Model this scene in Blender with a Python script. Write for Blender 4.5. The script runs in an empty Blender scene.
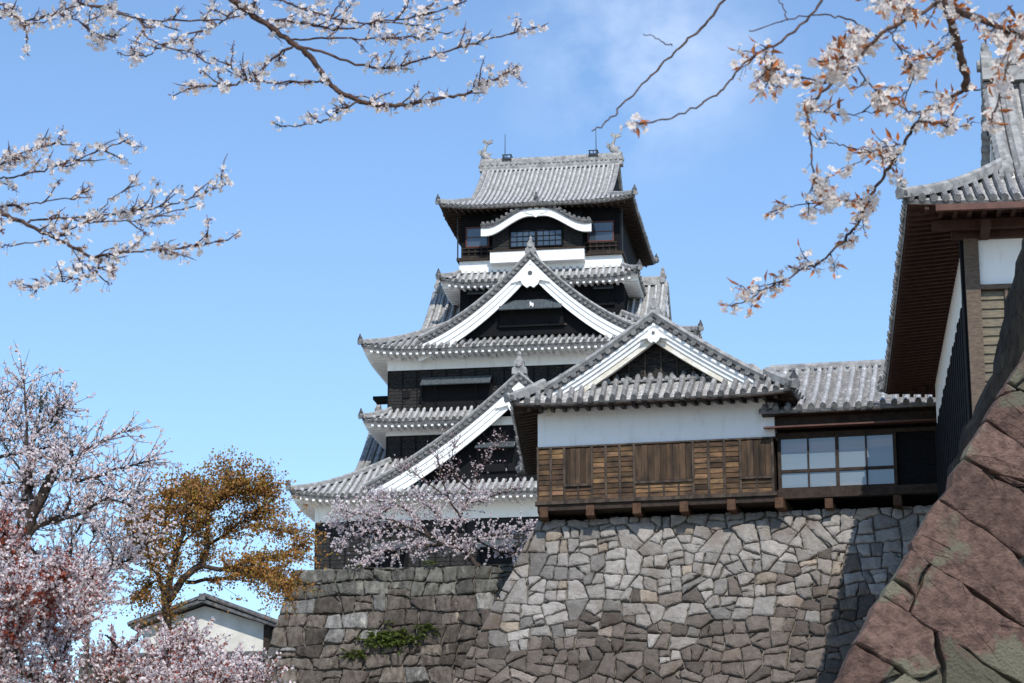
import bpy, math, random
import numpy as np
from mathutils import Vector as V, Matrix
random.seed(7)
PI = math.pi
D = bpy.data
COL = bpy.context.scene.collection
Z = V((0, 0, 1))

# ---------------------------------------------------------------- camera, sky, sun, exposure
S = bpy.context.scene
CAM_Z, PITCH, FPX = 1.6, math.radians(15.15), 2400.0
cd = D.cameras.new('camera'); cam = D.objects.new('camera', cd); COL.objects.link(cam)
cam.location = (0, 0, CAM_Z); cam.rotation_euler = (PI / 2 + PITCH, 0, 0)
cd.sensor_width = 36; cd.lens = 36 * FPX / 1024; cd.clip_start = .1; cd.clip_end = 6000
cd.dof.use_dof = True; cd.dof.focus_distance = 90; cd.dof.aperture_fstop = 16
S.camera = cam
SUN_EL, SUN_AZ = math.radians(47), math.radians(9)      # azimuth: to the right of straight behind the camera
tosun = V((math.sin(SUN_AZ) * math.cos(SUN_EL), -math.cos(SUN_AZ) * math.cos(SUN_EL), math.sin(SUN_EL)))
w = D.worlds.new('World'); S.world = w; w.use_nodes = True
nt = w.node_tree; N = nt.nodes; bg = N['Background']
sky = N.new('ShaderNodeTexSky'); sky.sky_type = 'NISHITA'; sky.sun_disc = False
sky.sun_elevation = SUN_EL; sky.sun_rotation = PI - SUN_AZ; sky.altitude = 50
sky.air_density = 1.0; sky.dust_density = 0.1; sky.ozone_density = 2.2
tc = N.new('ShaderNodeTexCoord'); mp = N.new('ShaderNodeMapping'); mp.inputs['Scale'].default_value = (3, 3, 4)
mp.inputs['Location'].default_value = (.35, 0, .2)
no = N.new('ShaderNodeTexNoise'); no.inputs['Scale'].default_value = 7.5; no.inputs['Detail'].default_value = 8; no.inputs['Roughness'].default_value = .55
rp = N.new('ShaderNodeValToRGB'); rp.color_ramp.elements[0].position = .36; rp.color_ramp.elements[1].position = .72
rp.color_ramp.elements[1].color = (.26, .26, .26, 1)
mx = N.new('ShaderNodeMixRGB'); mx.inputs[2].default_value = (8.5, 8.8, 9.2, 1)
cdir = V(((640 - 512) / FPX, math.cos(PITCH) - math.sin(PITCH) * 300 / FPX, math.sin(PITCH) + math.cos(PITCH) * 300 / FPX)).normalized()   # where the wisp hangs
vd = N.new('ShaderNodeVectorMath'); vd.operation = 'DISTANCE'; vd.inputs[1].default_value = cdir
mr = N.new('ShaderNodeMapRange'); mr.interpolation_type = 'SMOOTHSTEP'
mr.inputs[1].default_value = .075; mr.inputs[2].default_value = .012; mr.inputs[3].default_value = 0; mr.inputs[4].default_value = 1
ml = N.new('ShaderNodeMath'); ml.operation = 'MULTIPLY'
nt.links.new(tc.outputs['Generated'], mp.inputs[0]); nt.links.new(mp.outputs[0], no.inputs[0]); nt.links.new(no.outputs[0], rp.inputs[0])
nt.links.new(tc.outputs['Generated'], vd.inputs[0]); nt.links.new(vd.outputs['Value'], mr.inputs[0])
nt.links.new(rp.outputs[0], ml.inputs[0]); nt.links.new(mr.outputs[0], ml.inputs[1])
nt.links.new(ml.outputs[0], mx.inputs[0]); wb = N.new('ShaderNodeMixRGB'); wb.blend_type = 'MULTIPLY'; wb.inputs[0].default_value = 1; wb.inputs[2].default_value = (.88, .965, 1.03, 1)
nt.links.new(sky.outputs[0], wb.inputs[1]); nt.links.new(wb.outputs[0], mx.inputs[1]); nt.links.new(mx.outputs[0], bg.inputs[0])
bg.inputs[1].default_value = 0.138
sl = D.lights.new('sun', 'SUN'); sl.energy = 3.2; sl.angle = math.radians(.5); sl.color = (1, .95, .87)
so = D.objects.new('sun', sl); COL.objects.link(so); so.rotation_euler = tosun.to_track_quat('Z', 'Y').to_euler()
S.view_settings.view_transform = 'Standard'; S.view_settings.look = 'None'; S.view_settings.gamma = 1
S.view_settings.exposure = 0.52
S.render.engine = 'CYCLES'; S.cycles.use_denoising = True
S.cycles.max_bounces = 6; S.cycles.transparent_max_bounces = 4

def at(px, py, Y):
    """world point seen at a pixel of the photograph, Y metres out"""
    c, s = math.cos(PITCH), math.sin(PITCH)
    a, b = (px - 512) / FPX, (341.5 - py) / FPX
    r = V((a, c - s * b, s + c * b))
    return V((0, 0, CAM_Z)) + r * (Y / r.y)

# ---------------------------------------------------------------- materials
def mat(name, c1, c2=None, scale=2.0, rough=.85, bump=0., bscale=12., attr=False, transl=0., spec=.25, stretch=(1, 1, 1), detail=6, c3=None, c3scale=.5, tile=False, contrast=(.35, .65), c3pos=(.55, .68), metal=0):
    m = D.materials.new(name); m.use_nodes = True
    t = m.node_tree; n = t.nodes; L = t.links; p = n['Principled BSDF']
    p.inputs['Roughness'].default_value = rough; p.inputs['Specular IOR Level'].default_value = spec; p.inputs['Metallic'].default_value = metal
    co = n.new('ShaderNodeTexCoord'); mpg = n.new('ShaderNodeMapping'); mpg.inputs['Scale'].default_value = stretch
    L.new(co.outputs['Object'], mpg.inputs[0])
    def noise(sc, det=detail):
        q = n.new('ShaderNodeTexNoise'); q.inputs['Scale'].default_value = sc; q.inputs['Detail'].default_value = det
        q.inputs['Roughness'].default_value = .6; L.new(mpg.outputs[0], q.inputs[0]); return q
    def mix(a, b, fac, mode='MIX'):
        q = n.new('ShaderNodeMixRGB'); q.blend_type = mode
        for i, x in ((0, fac), (1, a), (2, b)):
            if isinstance(x, (tuple, list)): q.inputs[i].default_value = (*x, 1)
            elif isinstance(x, float): q.inputs[i].default_value = x
            else: L.new(x, q.inputs[i])
        return q.outputs[0]
    def ramp(x, a, b):
        q = n.new('ShaderNodeMapRange'); q.interpolation_type = 'SMOOTHSTEP'
        q.inputs[1].default_value = a; q.inputs[2].default_value = b; L.new(x, q.inputs[0]); return q.outputs[0]
    cur = mix(c1, c2 or c1, ramp(noise(scale).outputs[0], *contrast))
    if c3: cur = mix(cur, c3, ramp(noise(c3scale).outputs[0], *c3pos))
    if attr:
        a = n.new('ShaderNodeAttribute'); a.attribute_name = 'col'
        cur = mix(cur, a.outputs[0], 1.0, 'MULTIPLY')
    if tile:
        a = n.new('ShaderNodeAttribute'); a.attribute_name = 'tile'
        s_ = n.new('ShaderNodeSeparateXYZ'); L.new(a.outputs['Vector'], s_.inputs[0])
        def mth(op, x, y=None):
            q = n.new('ShaderNodeMath'); q.operation = op
            for i, k in ((0, x), (1, y)):
                if k is None: continue
                if isinstance(k, float): q.inputs[i].default_value = k
                else: L.new(k, q.inputs[i])
            return q.outputs[0]
        d = mth('DIVIDE', s_.outputs[1], .30)
        fl, fr = mth('FLOOR', d), mth('FRACT', d)
        cb = n.new('ShaderNodeCombineXYZ'); L.new(mth('FLOOR', s_.outputs[0]), cb.inputs[0]); L.new(fl, cb.inputs[1])
        wn = n.new('ShaderNodeTexWhiteNoise'); wn.noise_dimensions = '3D'; L.new(cb.outputs[0], wn.inputs[0])
        q = n.new('ShaderNodeMapRange'); q.inputs[3].default_value = .82; q.inputs[4].default_value = 1.15; L.new(wn.outputs[0], q.inputs[0])
        cur = mix(cur, q.outputs[0], 1.0, 'MULTIPLY')
        pn = mth('MODULO', mth('FLOOR', s_.outputs[0]), 2.0); cur = mix(cur, (.60, .60, .60), mth('MULTIPLY', pn, 1.0), 'MULTIPLY')  # pan rows darkened: the shade between round rows is put into the colour
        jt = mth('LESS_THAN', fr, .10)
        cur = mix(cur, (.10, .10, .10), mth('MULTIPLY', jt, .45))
    L.new(cur, p.inputs['Base Color'])
    if bump:
        b = n.new('ShaderNodeBump'); b.inputs['Strength'].default_value = bump; b.inputs['Distance'].default_value = .05
        L.new(noise(bscale, 8).outputs[0], b.inputs['Height']); L.new(b.outputs[0], p.inputs['Normal'])
    if transl:
        tr = n.new('ShaderNodeBsdfTranslucent'); L.new(cur, tr.inputs[0]); ms = n.new('ShaderNodeMixShader'); ms.inputs[0].default_value = transl
        L.new(p.outputs[0], ms.inputs[1]); L.new(tr.outputs[0], ms.inputs[2]); L.new(ms.outputs[0], n['Material Output'].inputs[0])
    return m

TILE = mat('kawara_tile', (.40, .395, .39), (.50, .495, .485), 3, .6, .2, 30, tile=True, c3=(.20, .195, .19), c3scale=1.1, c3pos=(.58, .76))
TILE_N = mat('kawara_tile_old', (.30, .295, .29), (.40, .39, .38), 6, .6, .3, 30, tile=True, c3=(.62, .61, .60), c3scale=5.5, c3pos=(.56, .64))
RIDGE = mat('ridge_tile', (.17, .168, .165), (.36, .355, .345), 3.5, .7, .3, 25, contrast=(.3, .7))
ENDT = mat('tile_end', (.10, .10, .10), (.20, .197, .19), 5, .7, .3, 25)
DARKTILE = mat('dark_tile', (.05, .05, .055), (.13, .13, .13), 6, .6, .3, 25)
PLASTER = mat('white_plaster', (.80, .80, .79), (.66, .66, .645), 1.6, .9, .15, 15, contrast=(.48, .8), stretch=(1.6, 1, .5), c3=(.56, .55, .53), c3scale=3.2, c3pos=(.62, .8))
CREAM = mat('old_plaster', (.62, .57, .47), (.74, .72, .66), 3, .9, .15, 15, contrast=(.4, .6))
BLACK = mat('black_board', (.0045, .005, .0065), (.009, .0095, .011), 3, .8, .3, 9, stretch=(1, 1, 6), spec=.12)
BOARD = mat('weathered_black_board', (.007, .007, .0075), (.045, .041, .037), 5, .8, .4, 9, stretch=(1, 1, 5), contrast=(.4, .7))
DWOOD = mat('dark_wood', (.02, .013, .009), (.04, .026, .018), 4, .7, .3, 20)
SOFFW = mat('brown_soffit', (.036, .015, .010), (.056, .025, .016), 4, .75, .3, 20)
BEAM = mat('brown_beam', (.055, .028, .016), (.095, .05, .028), 6, .75, .3, 20)
PLANK = mat('scorched_plank', (.21, .125, .062), (.028, .021, .017), 2.0, .75, .4, 14, attr=True, stretch=(.8, 1, 2.2), contrast=(.28, .74))
VPLANK = mat('scorched_shutter', (.12, .076, .045), (.022, .017, .014), 1.1, .75, .4, 14, attr=True, stretch=(3.2, 1, .8), contrast=(.28, .72))
BATTEN = mat('batten', (.03, .023, .019), (.08, .058, .043), 5, .75, .3, 14, stretch=(1, 1, .4))
GREYWOOD = mat('grey_wood', (.085, .062, .047), (.14, .105, .078), 5, .8, .3, 18, stretch=(1, 1, 5))
REDWOOD = mat('red_frame', (.09, .028, .02), (.12, .04, .03), 5, .6)
COPPER = mat('copper_gutter', (.085, .038, .028), (.12, .055, .04), 4, .5)
SHUT = mat('shutter_board', (.045, .055, .062), (.075, .088, .096), 3, .6, .2, 8, stretch=(5, 1, 1))
VOID = mat('dark_opening', (.006, .006, .007), None, 2, .9)
IRON = mat('iron', (.03, .03, .032), None, 2, .5)
STONE = mat('stone', (1.10, 1.09, 1.07), (.80, .78, .76), 5, .9, 1.0, 14, attr=True, c3=(.66, .60, .54), c3scale=.9, contrast=(.3, .7), c3pos=(.46, .72))
MOSSY = mat('mossy_stone', (1.1, 1.1, 1.1), (.48, .46, .44), 6, .92, 1.0, 13, attr=True, c3=(1.9, 1.9, 1.75), c3scale=2.4, contrast=(.3, .7), c3pos=(.60, .72), stretch=(1, 1, .45))
REDST = mat('red_stone', (1.30, 1.24, 1.2), (.55, .52, .52), 8, .92, 1.0, 26, attr=True, c3=(1.05, 1.50, 1.30), c3scale=1.1, contrast=(.30, .70), c3pos=(.50, .58), detail=12)
MORTAR = mat('wall_core', (.09, .08, .067), (.19, .17, .14), 5, .95, .8, 10)
BARK = mat('cherry_bark', (.030, .022, .018), (.075, .055, .045), 8, .85, .6, 30)
FBARK = mat('branch_bark', (.045, .026, .020), (.11, .065, .05), 30, .8, .4, 90)
DBARK = mat('dark_bark', (.003, .003, .003), (.012, .0115, .011), 4, .95, 1.0, 6, stretch=(3, 3, .5), c3=(.02, .022, .014), c3scale=1.2)
PETAL = mat('petal', (1, 1, 1), None, 3, .7, attr=True, transl=.5)
LEAF = mat('leaf', (1, 1, 1), None, 3, .6, attr=True, transl=.35)
BOUNCE_GRAVEL = mat('bounce_gravel_ground', (.40, .37, .32), (.34, .31, .26), .6, .95, .5, 6)  # unseen ground, made pale to bounce sunlight up under the eaves
EARTH = mat('sandy_earth', (.38, .35, .29), (.30, .28, .22), .6, .95, .5, 6)  # unseen terrace top, likewise pale for bounced light
def glass(name, c, rough=.05, mixf=.35):
    m = mat(name, c, tuple(x * .8 for x in c), .6, rough, spec=.8); return m
GLASS = glass('window_glass', (.10, .125, .15))
DGLASS = glass('dark_glass', (.02, .03, .04))
BLIND_REFL = mat('window_blind_reflection', (.15, .185, .21), (.13, .165, .19), .8, .06, spec=.9, c3=(.22, .20, .20), c3scale=.7, c3pos=(.5, .6), stretch=(.15, 1, 2.2))  # panes with blinds; grey-blue and pinkish bands paint in the sky's reflection

# ---------------------------------------------------------------- mesh builder
class MB_:
    def __init__(s): s.v = []; s.f = []; s.c = []; s.t = []; s.warp = None; s.usec = s.uset = False
    def vert(s, p, c=None, t=None):
        s.v.append(tuple(p)); s.c.append(c or (1, 1, 1)); s.t.append(t or (0, 0, 0))
        if c: s.usec = True
        if t: s.uset = True
        return len(s.v) - 1
    def poly(s, pts, c=None):
        s.f.append([s.vert(p, c) for p in pts])
    def box(s, a, b, c=None):
        x0, y0, z0 = a; x1, y1, z1 = b
        i = [s.vert((x, y, z), c) for z in (z0, z1) for x, y in ((x0, y0), (x1, y0), (x1, y1), (x0, y1))]
        for q in ((3, 2, 1, 0), (4, 5, 6, 7), (0, 1, 5, 4), (1, 2, 6, 5), (2, 3, 7, 6), (3, 0, 4, 7)): s.f.append([i[k] for k in q])
    def obox(s, o, ex, ey, ez, c=None):
        i = [s.vert(o + ez * k + ex * a + ey * b, c) for k in (0, 1) for a, b in ((0, 0), (1, 0), (1, 1), (0, 1))]
        for q in ((3, 2, 1, 0), (4, 5, 6, 7), (0, 1, 5, 4), (1, 2, 6, 5), (2, 3, 7, 6), (3, 0, 4, 7)): s.f.append([i[k] for k in q])
    def prism(s, pts, off, c=None):
        """closed outline pts (3D, planar) extruded by vector off"""
        n = len(pts); a = [s.vert(p, c) for p in pts]; b = [s.vert(V(p) + off, c) for p in pts]
        s.f.append(a[::-1]); s.f.append(b)
        for i in range(n): s.f.append([a[i], a[(i + 1) % n], b[(i + 1) % n], b[i]])
    def loft(s, rings, c=None, caps=True, closed=True):
        idx = [[s.vert(p, c) for p in r] for r in rings]; n = len(idx[0])
        for a, b in zip(idx, idx[1:]):
            for i in range(n if closed else n - 1): s.f.append([a[i], a[(i + 1) % n], b[(i + 1) % n], b[i]])
        if caps: s.f.append(idx[0][::-1]); s.f.append(idx[-1])
    def tube(s, pts, rad, n=6, c=None, bumpy=0):
        pts = [V(p) for p in pts]; rings = []; up = None
        for i, p in enumerate(pts):
            d = (pts[min(i + 1, len(pts) - 1)] - pts[max(i - 1, 0)])
            if d.length < 1e-7: d = V((0, 0, 1))
            d.normalize()
            if up is None: up = d.orthogonal().normalized()
            a = up - d * up.dot(d)
            if a.length < 1e-4: a = d.orthogonal()
            a.normalize(); up = a
            b = d.cross(a); r = rad[i] if isinstance(rad, (list, tuple)) else rad
            rings.append([p + (a * math.cos(2 * PI * k / n) + b * math.sin(2 * PI * k / n)) * r * (1 + bumpy * random.uniform(-1, 1)) for k in range(n)])
        s.loft(rings, c)
    def sweep(s, pts, prof, c=None, side=None):
        """profile (x sideways, z up) swept along pts, kept upright"""
        pts = [V(p) for p in pts]; rings = []
        for i, p in enumerate(pts):
            d = pts[min(i + 1, len(pts) - 1)] - pts[max(i - 1, 0)]; d.normalize()
            if side is None:
                sd = V((d.y, -d.x, 0))
                sd = sd.normalized() if sd.length > 1e-4 else V((1, 0, 0))
                up = sd.cross(d)
            else:
                sd = side; up = Z
            rings.append([p + sd * x + up * z for x, z in prof])
        s.loft(rings, c)
    def disc(s, p, ax, r, th, n=10, c=None):
        a = ax.orthogonal().normalized(); b = ax.cross(a)
        s.loft([[p + ax * k + (a * math.cos(2 * PI * i / n) + b * math.sin(2 * PI * i / n)) * r for i in range(n)] for k in (0, th)], c)
    def build(s, name, m, parent=None, smooth=False):
        me = D.meshes.new(name)
        vs = s.v if s.warp is None else [s.warp(*p) for p in s.v]
        me.from_pydata(vs, [], s.f); me.materials.append(m)
        if s.usec:
            a = me.color_attributes.new('col', 'FLOAT_COLOR', 'POINT')
            a.data.foreach_set('color', np.c_[np.array(s.c, 'f'), np.ones(len(s.c), 'f')].ravel())
        if s.uset:
            a = me.attributes.new('tile', 'FLOAT_VECTOR', 'POINT'); a.data.foreach_set('vector', np.array(s.t, 'f').ravel())
        if smooth: me.polygons.foreach_set('use_smooth', [True] * len(me.polygons))
        me.update()
        o = D.objects.new(name, me); COL.objects.link(o)
        if parent: o.parent = parent
        return o

MB = MB_
def thing(name, label, cat, loc=(0, 0, 0), rz=0, group=None):
    o = D.objects.new(name, None); COL.objects.link(o); o.location = loc; o.rotation_euler = (0, 0, rz); o.empty_display_size = .5
    return tag(o, label, cat, group)
def tag(o, label, cat, group=None):
    o['label'] = label; o['category'] = cat; o['kind'] = 'thing'
    if group: o['group'] = group
    return o
def struct(o): o['kind'] = 'structure'; return o
def lerp(a, b, t): return a + (b - a) * t
def g(x, k=.35): return x * (1 - k) + k * x * x        # concave rise from eave to ridge

# ---------------------------------------------------------------- roof kit
def tile_slope(mb, P, tmax, s0, s1, pitch, R, nseg=6, ends=True, tmin=0.):
    n = max(1, round((s1 - s0) / pitch)); dp = (s1 - s0) / n; base = random.randint(0, 5000)
    def frame(s_, t_):
        c = P(s_, t_); es = P(s_ + .02, t_) - P(s_ - .02, t_); et = P(s_, t_ + .02) - P(s_, t_ - .02)
        return c, es.normalized(), es.cross(et).normalized(), et.normalized()
    lens = {}
    for i in range(n):
        sc = s0 + (i + .5) * dp; tm = tmax(sc)
        if tm - tmin < .12: continue
        ns = max(2, round(nseg * min(1, (tm - tmin) / 3 + .3)))
        rings = []; pan = []; d = 0; last = None; jz, js, jt_ = random.gauss(0, .010), random.gauss(0, .012), random.gauss(0, .02)
        for j in range(ns + 1):
            t = tmin + (tm - tmin) * j / ns
            c, es, nn, et = frame(sc, t); c = c + nn * (jz + random.gauss(0, .006)) + es * (js + random.gauss(0, .006))
            if last is not None: d += (c - last).length
            last = c
            rings.append([mb.vert(c + es * (math.cos(a) * R) + nn * (math.sin(a) * R * 1.45), None, (base + i * 2 + .5, d, 0)) for a in [PI * k / 4 for k in range(5)]])
            row = []
            for k in (-1, 1):
                sk = sc + k * dp / 2; tk = min(t, max(tmin, tmax(sk))) if j else tmin
                row.append(mb.vert(P(sk, tk) - nn * .05, None, (base + i * 2 + 1.5, d, 0)))
            row.insert(1, mb.vert(c - nn * .09, None, (base + i * 2 + 1.5, d, 0)))
            pan.append(row)
        for a, b in zip(rings, rings[1:]):
            for k in range(4): mb.f.append([a[k], a[k + 1], b[k + 1], b[k]])
        for a, b in zip(pan, pan[1:]):
            for k in range(2): mb.f.append([a[k], a[k + 1], b[k + 1], b[k]])
        if ends:
            c, es, nn, et = frame(sc, tmin)
            o = c - et * (.03 + jt_) + nn * R * .1
            me_ = ends if isinstance(ends, MB_) else mb
            ring = [me_.vert(o + es * (math.cos(2 * PI * k / 8) * R * 1.15) + nn * (math.sin(2 * PI * k / 8) * R * 1.15), None, (base + i * 2 + .5, .02, 0)) for k in range(8)]
            r2 = [me_.vert(V(me_.v[q]) + et * .12, None, (base + i * 2 + .5, .1, 0)) for q in ring]
            me_.f.append(ring[::-1])
            for k in range(8): me_.f.append([ring[k], ring[(k + 1) % 8], r2[(k + 1) % 8], r2[k]])
            # hanging lip of the pan tile
            a, b = V(mb.v[pan[0][0]]), V(mb.v[pan[0][2]])
            q = [me_.vert(p, None, (base + i * 2 + 1.5, .1, 0)) for p in (a, b, b - nn * .10, a - nn * .10)]
            me_.f.append(q[::-1])

class Hip:
    """four-sided skirt roof on an eave rectangle; ext = sides whose rows run on up to a ridge"""
    def __init__(s, x0, x1, y0, y1, ze, run, zfun, lift=.45, Lc=3.5):
        s.r = (x0, x1, y0, y1); s.ze, s.run, s.zf, s.lift, s.Lc = ze, run, zfun, lift, Lc
        s.sides = [(V((x0, y0, 0)), V((1, 0, 0)), V((0, 1, 0)), x1 - x0), (V((x1, y0, 0)), V((0, 1, 0)), V((-1, 0, 0)), y1 - y0),
                   (V((x1, y1, 0)), V((-1, 0, 0)), V((0, -1, 0)), x1 - x0), (V((x0, y1, 0)), V((0, -1, 0)), V((1, 0, 0)), y1 - y0)]
    def lz(s, q, L, t, run=None):
        e = max(0, min(q, L - q)); return s.lift * max(0, 1 - e / s.Lc) ** 2 * max(0, 1 - max(t, 0) / (run or s.run))
    def P(s, k):
        o, es, inn, L = s.sides[k]
        return lambda q, t: o + es * q + inn * t + Z * (s.ze + s.zf(t) + s.lz(q, L, t))
    def tiles(s, mb, pitch, R, ext={}, nseg=6, which=(0, 1, 2, 3), ends=True):
        for k in which:
            L = s.sides[k][3]; T, ins = ext.get(k, (s.run, 1e9))
            tile_slope(mb, s.P(k), lambda q, L=L, T=T, ins=ins: T if ins < q < L - ins else min(s.run, max(0, min(q, L - q))), 0, L, pitch, R, nseg, ends)
    def hips(s, root, m1, m2, w=.16, h=.26, length=None, oh=.55):
        for k in range(4):
            P = s.P(k); R_ = length or s.run
            pts = [P(t, t) + Z * .05 for t in [R_ * j / 8 - .12 for j in range(9)]]
            mb = MB(); mb.sweep(pts, [(-w, -.05), (-w, h * .7), (-w * .5, h), (w * .5, h), (w, h * .7), (w, -.05)]); o = mb.build('hip_ridge', m1, root)
            mb = MB(); oni(mb, pts[0] + Z * .02, (pts[0] - pts[2]).normalized(), oh); mb.build('hip_end_ornament', m2, root)
    def eaves(s, mb, oh, drop=.24, rise=.12, rafter=.45, rw=.07, rh=.13, inset=.22, seg=26, mr=None, mf=None):
        mr = mr or mb; mf = mf or mb
        for k, (o, es, inn, L) in enumerate(s.sides):
            zz = lambda q, t: s.ze - drop + rise * (t / oh) + s.lz(q, L, t, oh)
            pt = lambda q, t: o + es * q + inn * t + Z * zz(q, t)
            for i in range(seg):
                q0, q1 = L * i / seg, L * (i + 1) / seg
                t0, t1 = min(oh, q0, L - q0), min(oh, q1, L - q1)
                a, b = pt(q0, .06), pt(q1, .06)
                if i == 0: a = pt(.06, .06)
                if i == seg - 1: b = pt(L - .06, .06)
                mf.poly([a + Z * (drop - .06), a, b, b + Z * (drop - .06)])
                c, d = pt(q1 if t1 >= oh else q1, max(t1, .06)), pt(q0, max(t0, .06))
                mb.poly([a, d, c, b])
            n = int(L / rafter)
            for i in range(n):
                q = L * (i + .5) / n; t1 = min(oh, q, L - q)
                if t1 < inset + .15: continue
                a, b = pt(q, inset), pt(q, t1)
                mr.obox(a - es * rw - Z * rh, es * 2 * rw, b - a, Z * (rh + .01))

def oni(mb, p, fwd, h, w=None):
    """ridge-end tile: a shouldered slab with a round boss and a horn, facing fwd (horizontal part used)"""
    f_ = V((fwd.x, fwd.y, 0)).normalized(); sd = V((-f_.y, f_.x, 0)); w = w or h * .36
    out = [(-1, 0), (-.95, .28), (-.62, .36), (-.66, .62), (-.34, .74), (-.2, .86), (.2, .86), (.34, .74), (.66, .62), (.62, .36), (.95, .28), (1, 0)]
    mb.prism([p + sd * (x * w) + Z * (z * h) for x, z in out], f_ * (-h * .28))
    mb.disc(p + Z * h * .48, f_, w * .42, h * .1)
    mb.tube([p + Z * h * .82 - f_ * h * .14, p + Z * h * .98 - f_ * h * .12, p + Z * h * 1.12 - f_ * h * .08], [h * .07, h * .12, h * .03], 6)

def gable(root, O, back, L, W, zr, zf, k, pitch, R, roofm, ridgem, boardm, board_h, band, wall_m, wall_set, over, ridge_h=.5, oni_h=1.1, name='gable', inner=None, floor=None, gg=1., tile_both=True):
    """gabled roof with its ridge running along `back` from O (on the front plane at local z=0); zr/zf ridge and foot heights.
    One part: roof tiles; sub-parts: verge, bargeboard, pendant ornament, ridge, wall."""
    sd = V((back.y, -back.x, 0))
    q = lambda x: x * (1 + k) - k * x * x
    zz = lambda wv: zr - (zr - zf) * q(min(1.15, abs(wv) / W))
    mb = MB()
    for sg in (-1, 1):
        if sg < 0:
            P = lambda s_, t, sg=sg: O + back * (L - s_) + sd * (sg * (W - t)) + Z * zz(W - t)
        else:
            P = lambda s_, t, sg=sg: O + back * s_ + sd * (sg * (W - t)) + Z * zz(W - t)
        tile_slope(mb, P, lambda q_: W, 0, L, pitch, R, 8, ends=False)
    roof = mb.build(name + '_roof', roofm, root)
    # verge: two rolls and a row of round tile ends on the front edge
    mv = MB(); nsg = 16
    ws = [W * (-1 + 2 * i / (2 * nsg)) for i in range(2 * nsg + 1)]
    line = lambda y, dz: [O + back * y + sd * x + Z * (zz(x) + dz) for x in ws]
    mv.sweep(line(.05, .06), [(.16 * math.cos(a), .15 * math.sin(a)) for a in [2 * PI * i / 6 for i in range(6)]], side=back)
    mv.build('verge', ridgem, roof); mv = MB()
    mv.sweep(line(.48, .09), [(.13 * math.cos(a), .14 * math.sin(a)) for a in [2 * PI * i / 6 for i in range(6)]], side=back)
    mv.build('verge', ridgem, roof)
    md = MB(); md2 = MB(); arc = 0; lastp = None; nxt = 0
    for i in range(400):
        x = -W + 2 * W * i / 399; p = O + back * -.06 + sd * x + Z * (zz(x) - band * .45)
        if lastp is not None: arc += (p - lastp).length
        lastp = p
        if arc >= nxt:
            nxt += .36; md.disc(p, back, .105, .14, 8)
    md2.loft([[O + sd * x + Z * (zz(x) + a) + back * b for a, b in ((.02, .02), (-band, .02), (-band, .3), (.02, .3))] for x in ws])
    md.build('verge_tile_end', ENDT, roof); md2.build('verge_bed', DARKTILE, roof)
    # bargeboard
    mbd = MB(); h = board_h
    for (d0, d1, y0, y1) in ((band, band + h * .26, .04, .26), (band + h * .26, band + h * .62, .10, .27), (band + h * .62, band + h, .16, .28)):
        mbd.loft([[O + sd * x + Z * (zz(x) - d0) + back * y0, O + sd * x + Z * (zz(x) - d1) + back * y0, O + sd * x + Z * (zz(x) - d1) + back * y1, O + sd * x + Z * (zz(x) - d0) + back * y1] for x in ws])
    mbd.build('bargeboard', boardm, roof)
    if inner:
        mi = MB(); d0, d1 = band + h - .02, band + h + inner[0]
        mi.loft([[O + sd * x + Z * (zz(x) - d0) + back * .2, O + sd * x + Z * (zz(x) - d1) + back * .2, O + sd * x + Z * (zz(x) - d1) + back * .4, O + sd * x + Z * (zz(x) - d0) + back * .4] for x in ws])
        mi.build('inner_bargeboard', inner[1], roof)
    # pendant ornament
    mg = MB(); c = O + back * -.02 + Z * (zr - band - h * 1.02)
    out = [(0, .62), (.45, .42), (.62, .1), (1.05, -.22), (1.28, -.52), (.92, -.44), (.62, -.36), (.5, -.62), (.22, -.86), (0, -.72)]
    out = out + [(-x, z) for x, z in out[-2:0:-1]]
    mg.prism([c + sd * (x * gg) + Z * (z * gg) for x, z in out], back * .14)
    pend = mg.build('gable_pendant', boardm, roof)
    mh = MB(); mh.disc(c + back * -.03 + Z * .12 * gg, back, .15 * gg, .1, 10); pass
    mh.build('pendant_boss', DARKTILE, roof)
    # recessed wall
    mw = MB(); fz = floor if floor is not None else zf
    pts = [O + back * wall_set + sd * x + Z * (zz(x) - .3) for x in ws if zz(x) - .3 > fz]
    pts = [O + back * wall_set + sd * pts[0].dot(sd) * 1 + Z * 0 for _ in ()] + pts
    a, b = pts[0].copy(), pts[-1].copy(); a.z = b.z = fz
    mw.prism([a] + pts + [b], back * .2)
    mw.build('gable_wall', wall_m, roof)
    # ridge
    mr_ = MB()
    prof = [(-.26, -.1), (-.22, ridge_h * .75), (-.12, ridge_h), (.12, ridge_h), (.22, ridge_h * .75), (.26, -.1)]
    mr_.sweep([O + back * y + Z * zr for y in (.1, L * .5, L)], prof)
    mr_.build('ridge', ridgem, roof)
    mo = MB(); oni(mo, O + back * .12 + Z * (zr + .02), -back, oni_h); mo.build('ridge_end_ornament', ridgem, roof)
    return roof, zz

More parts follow.
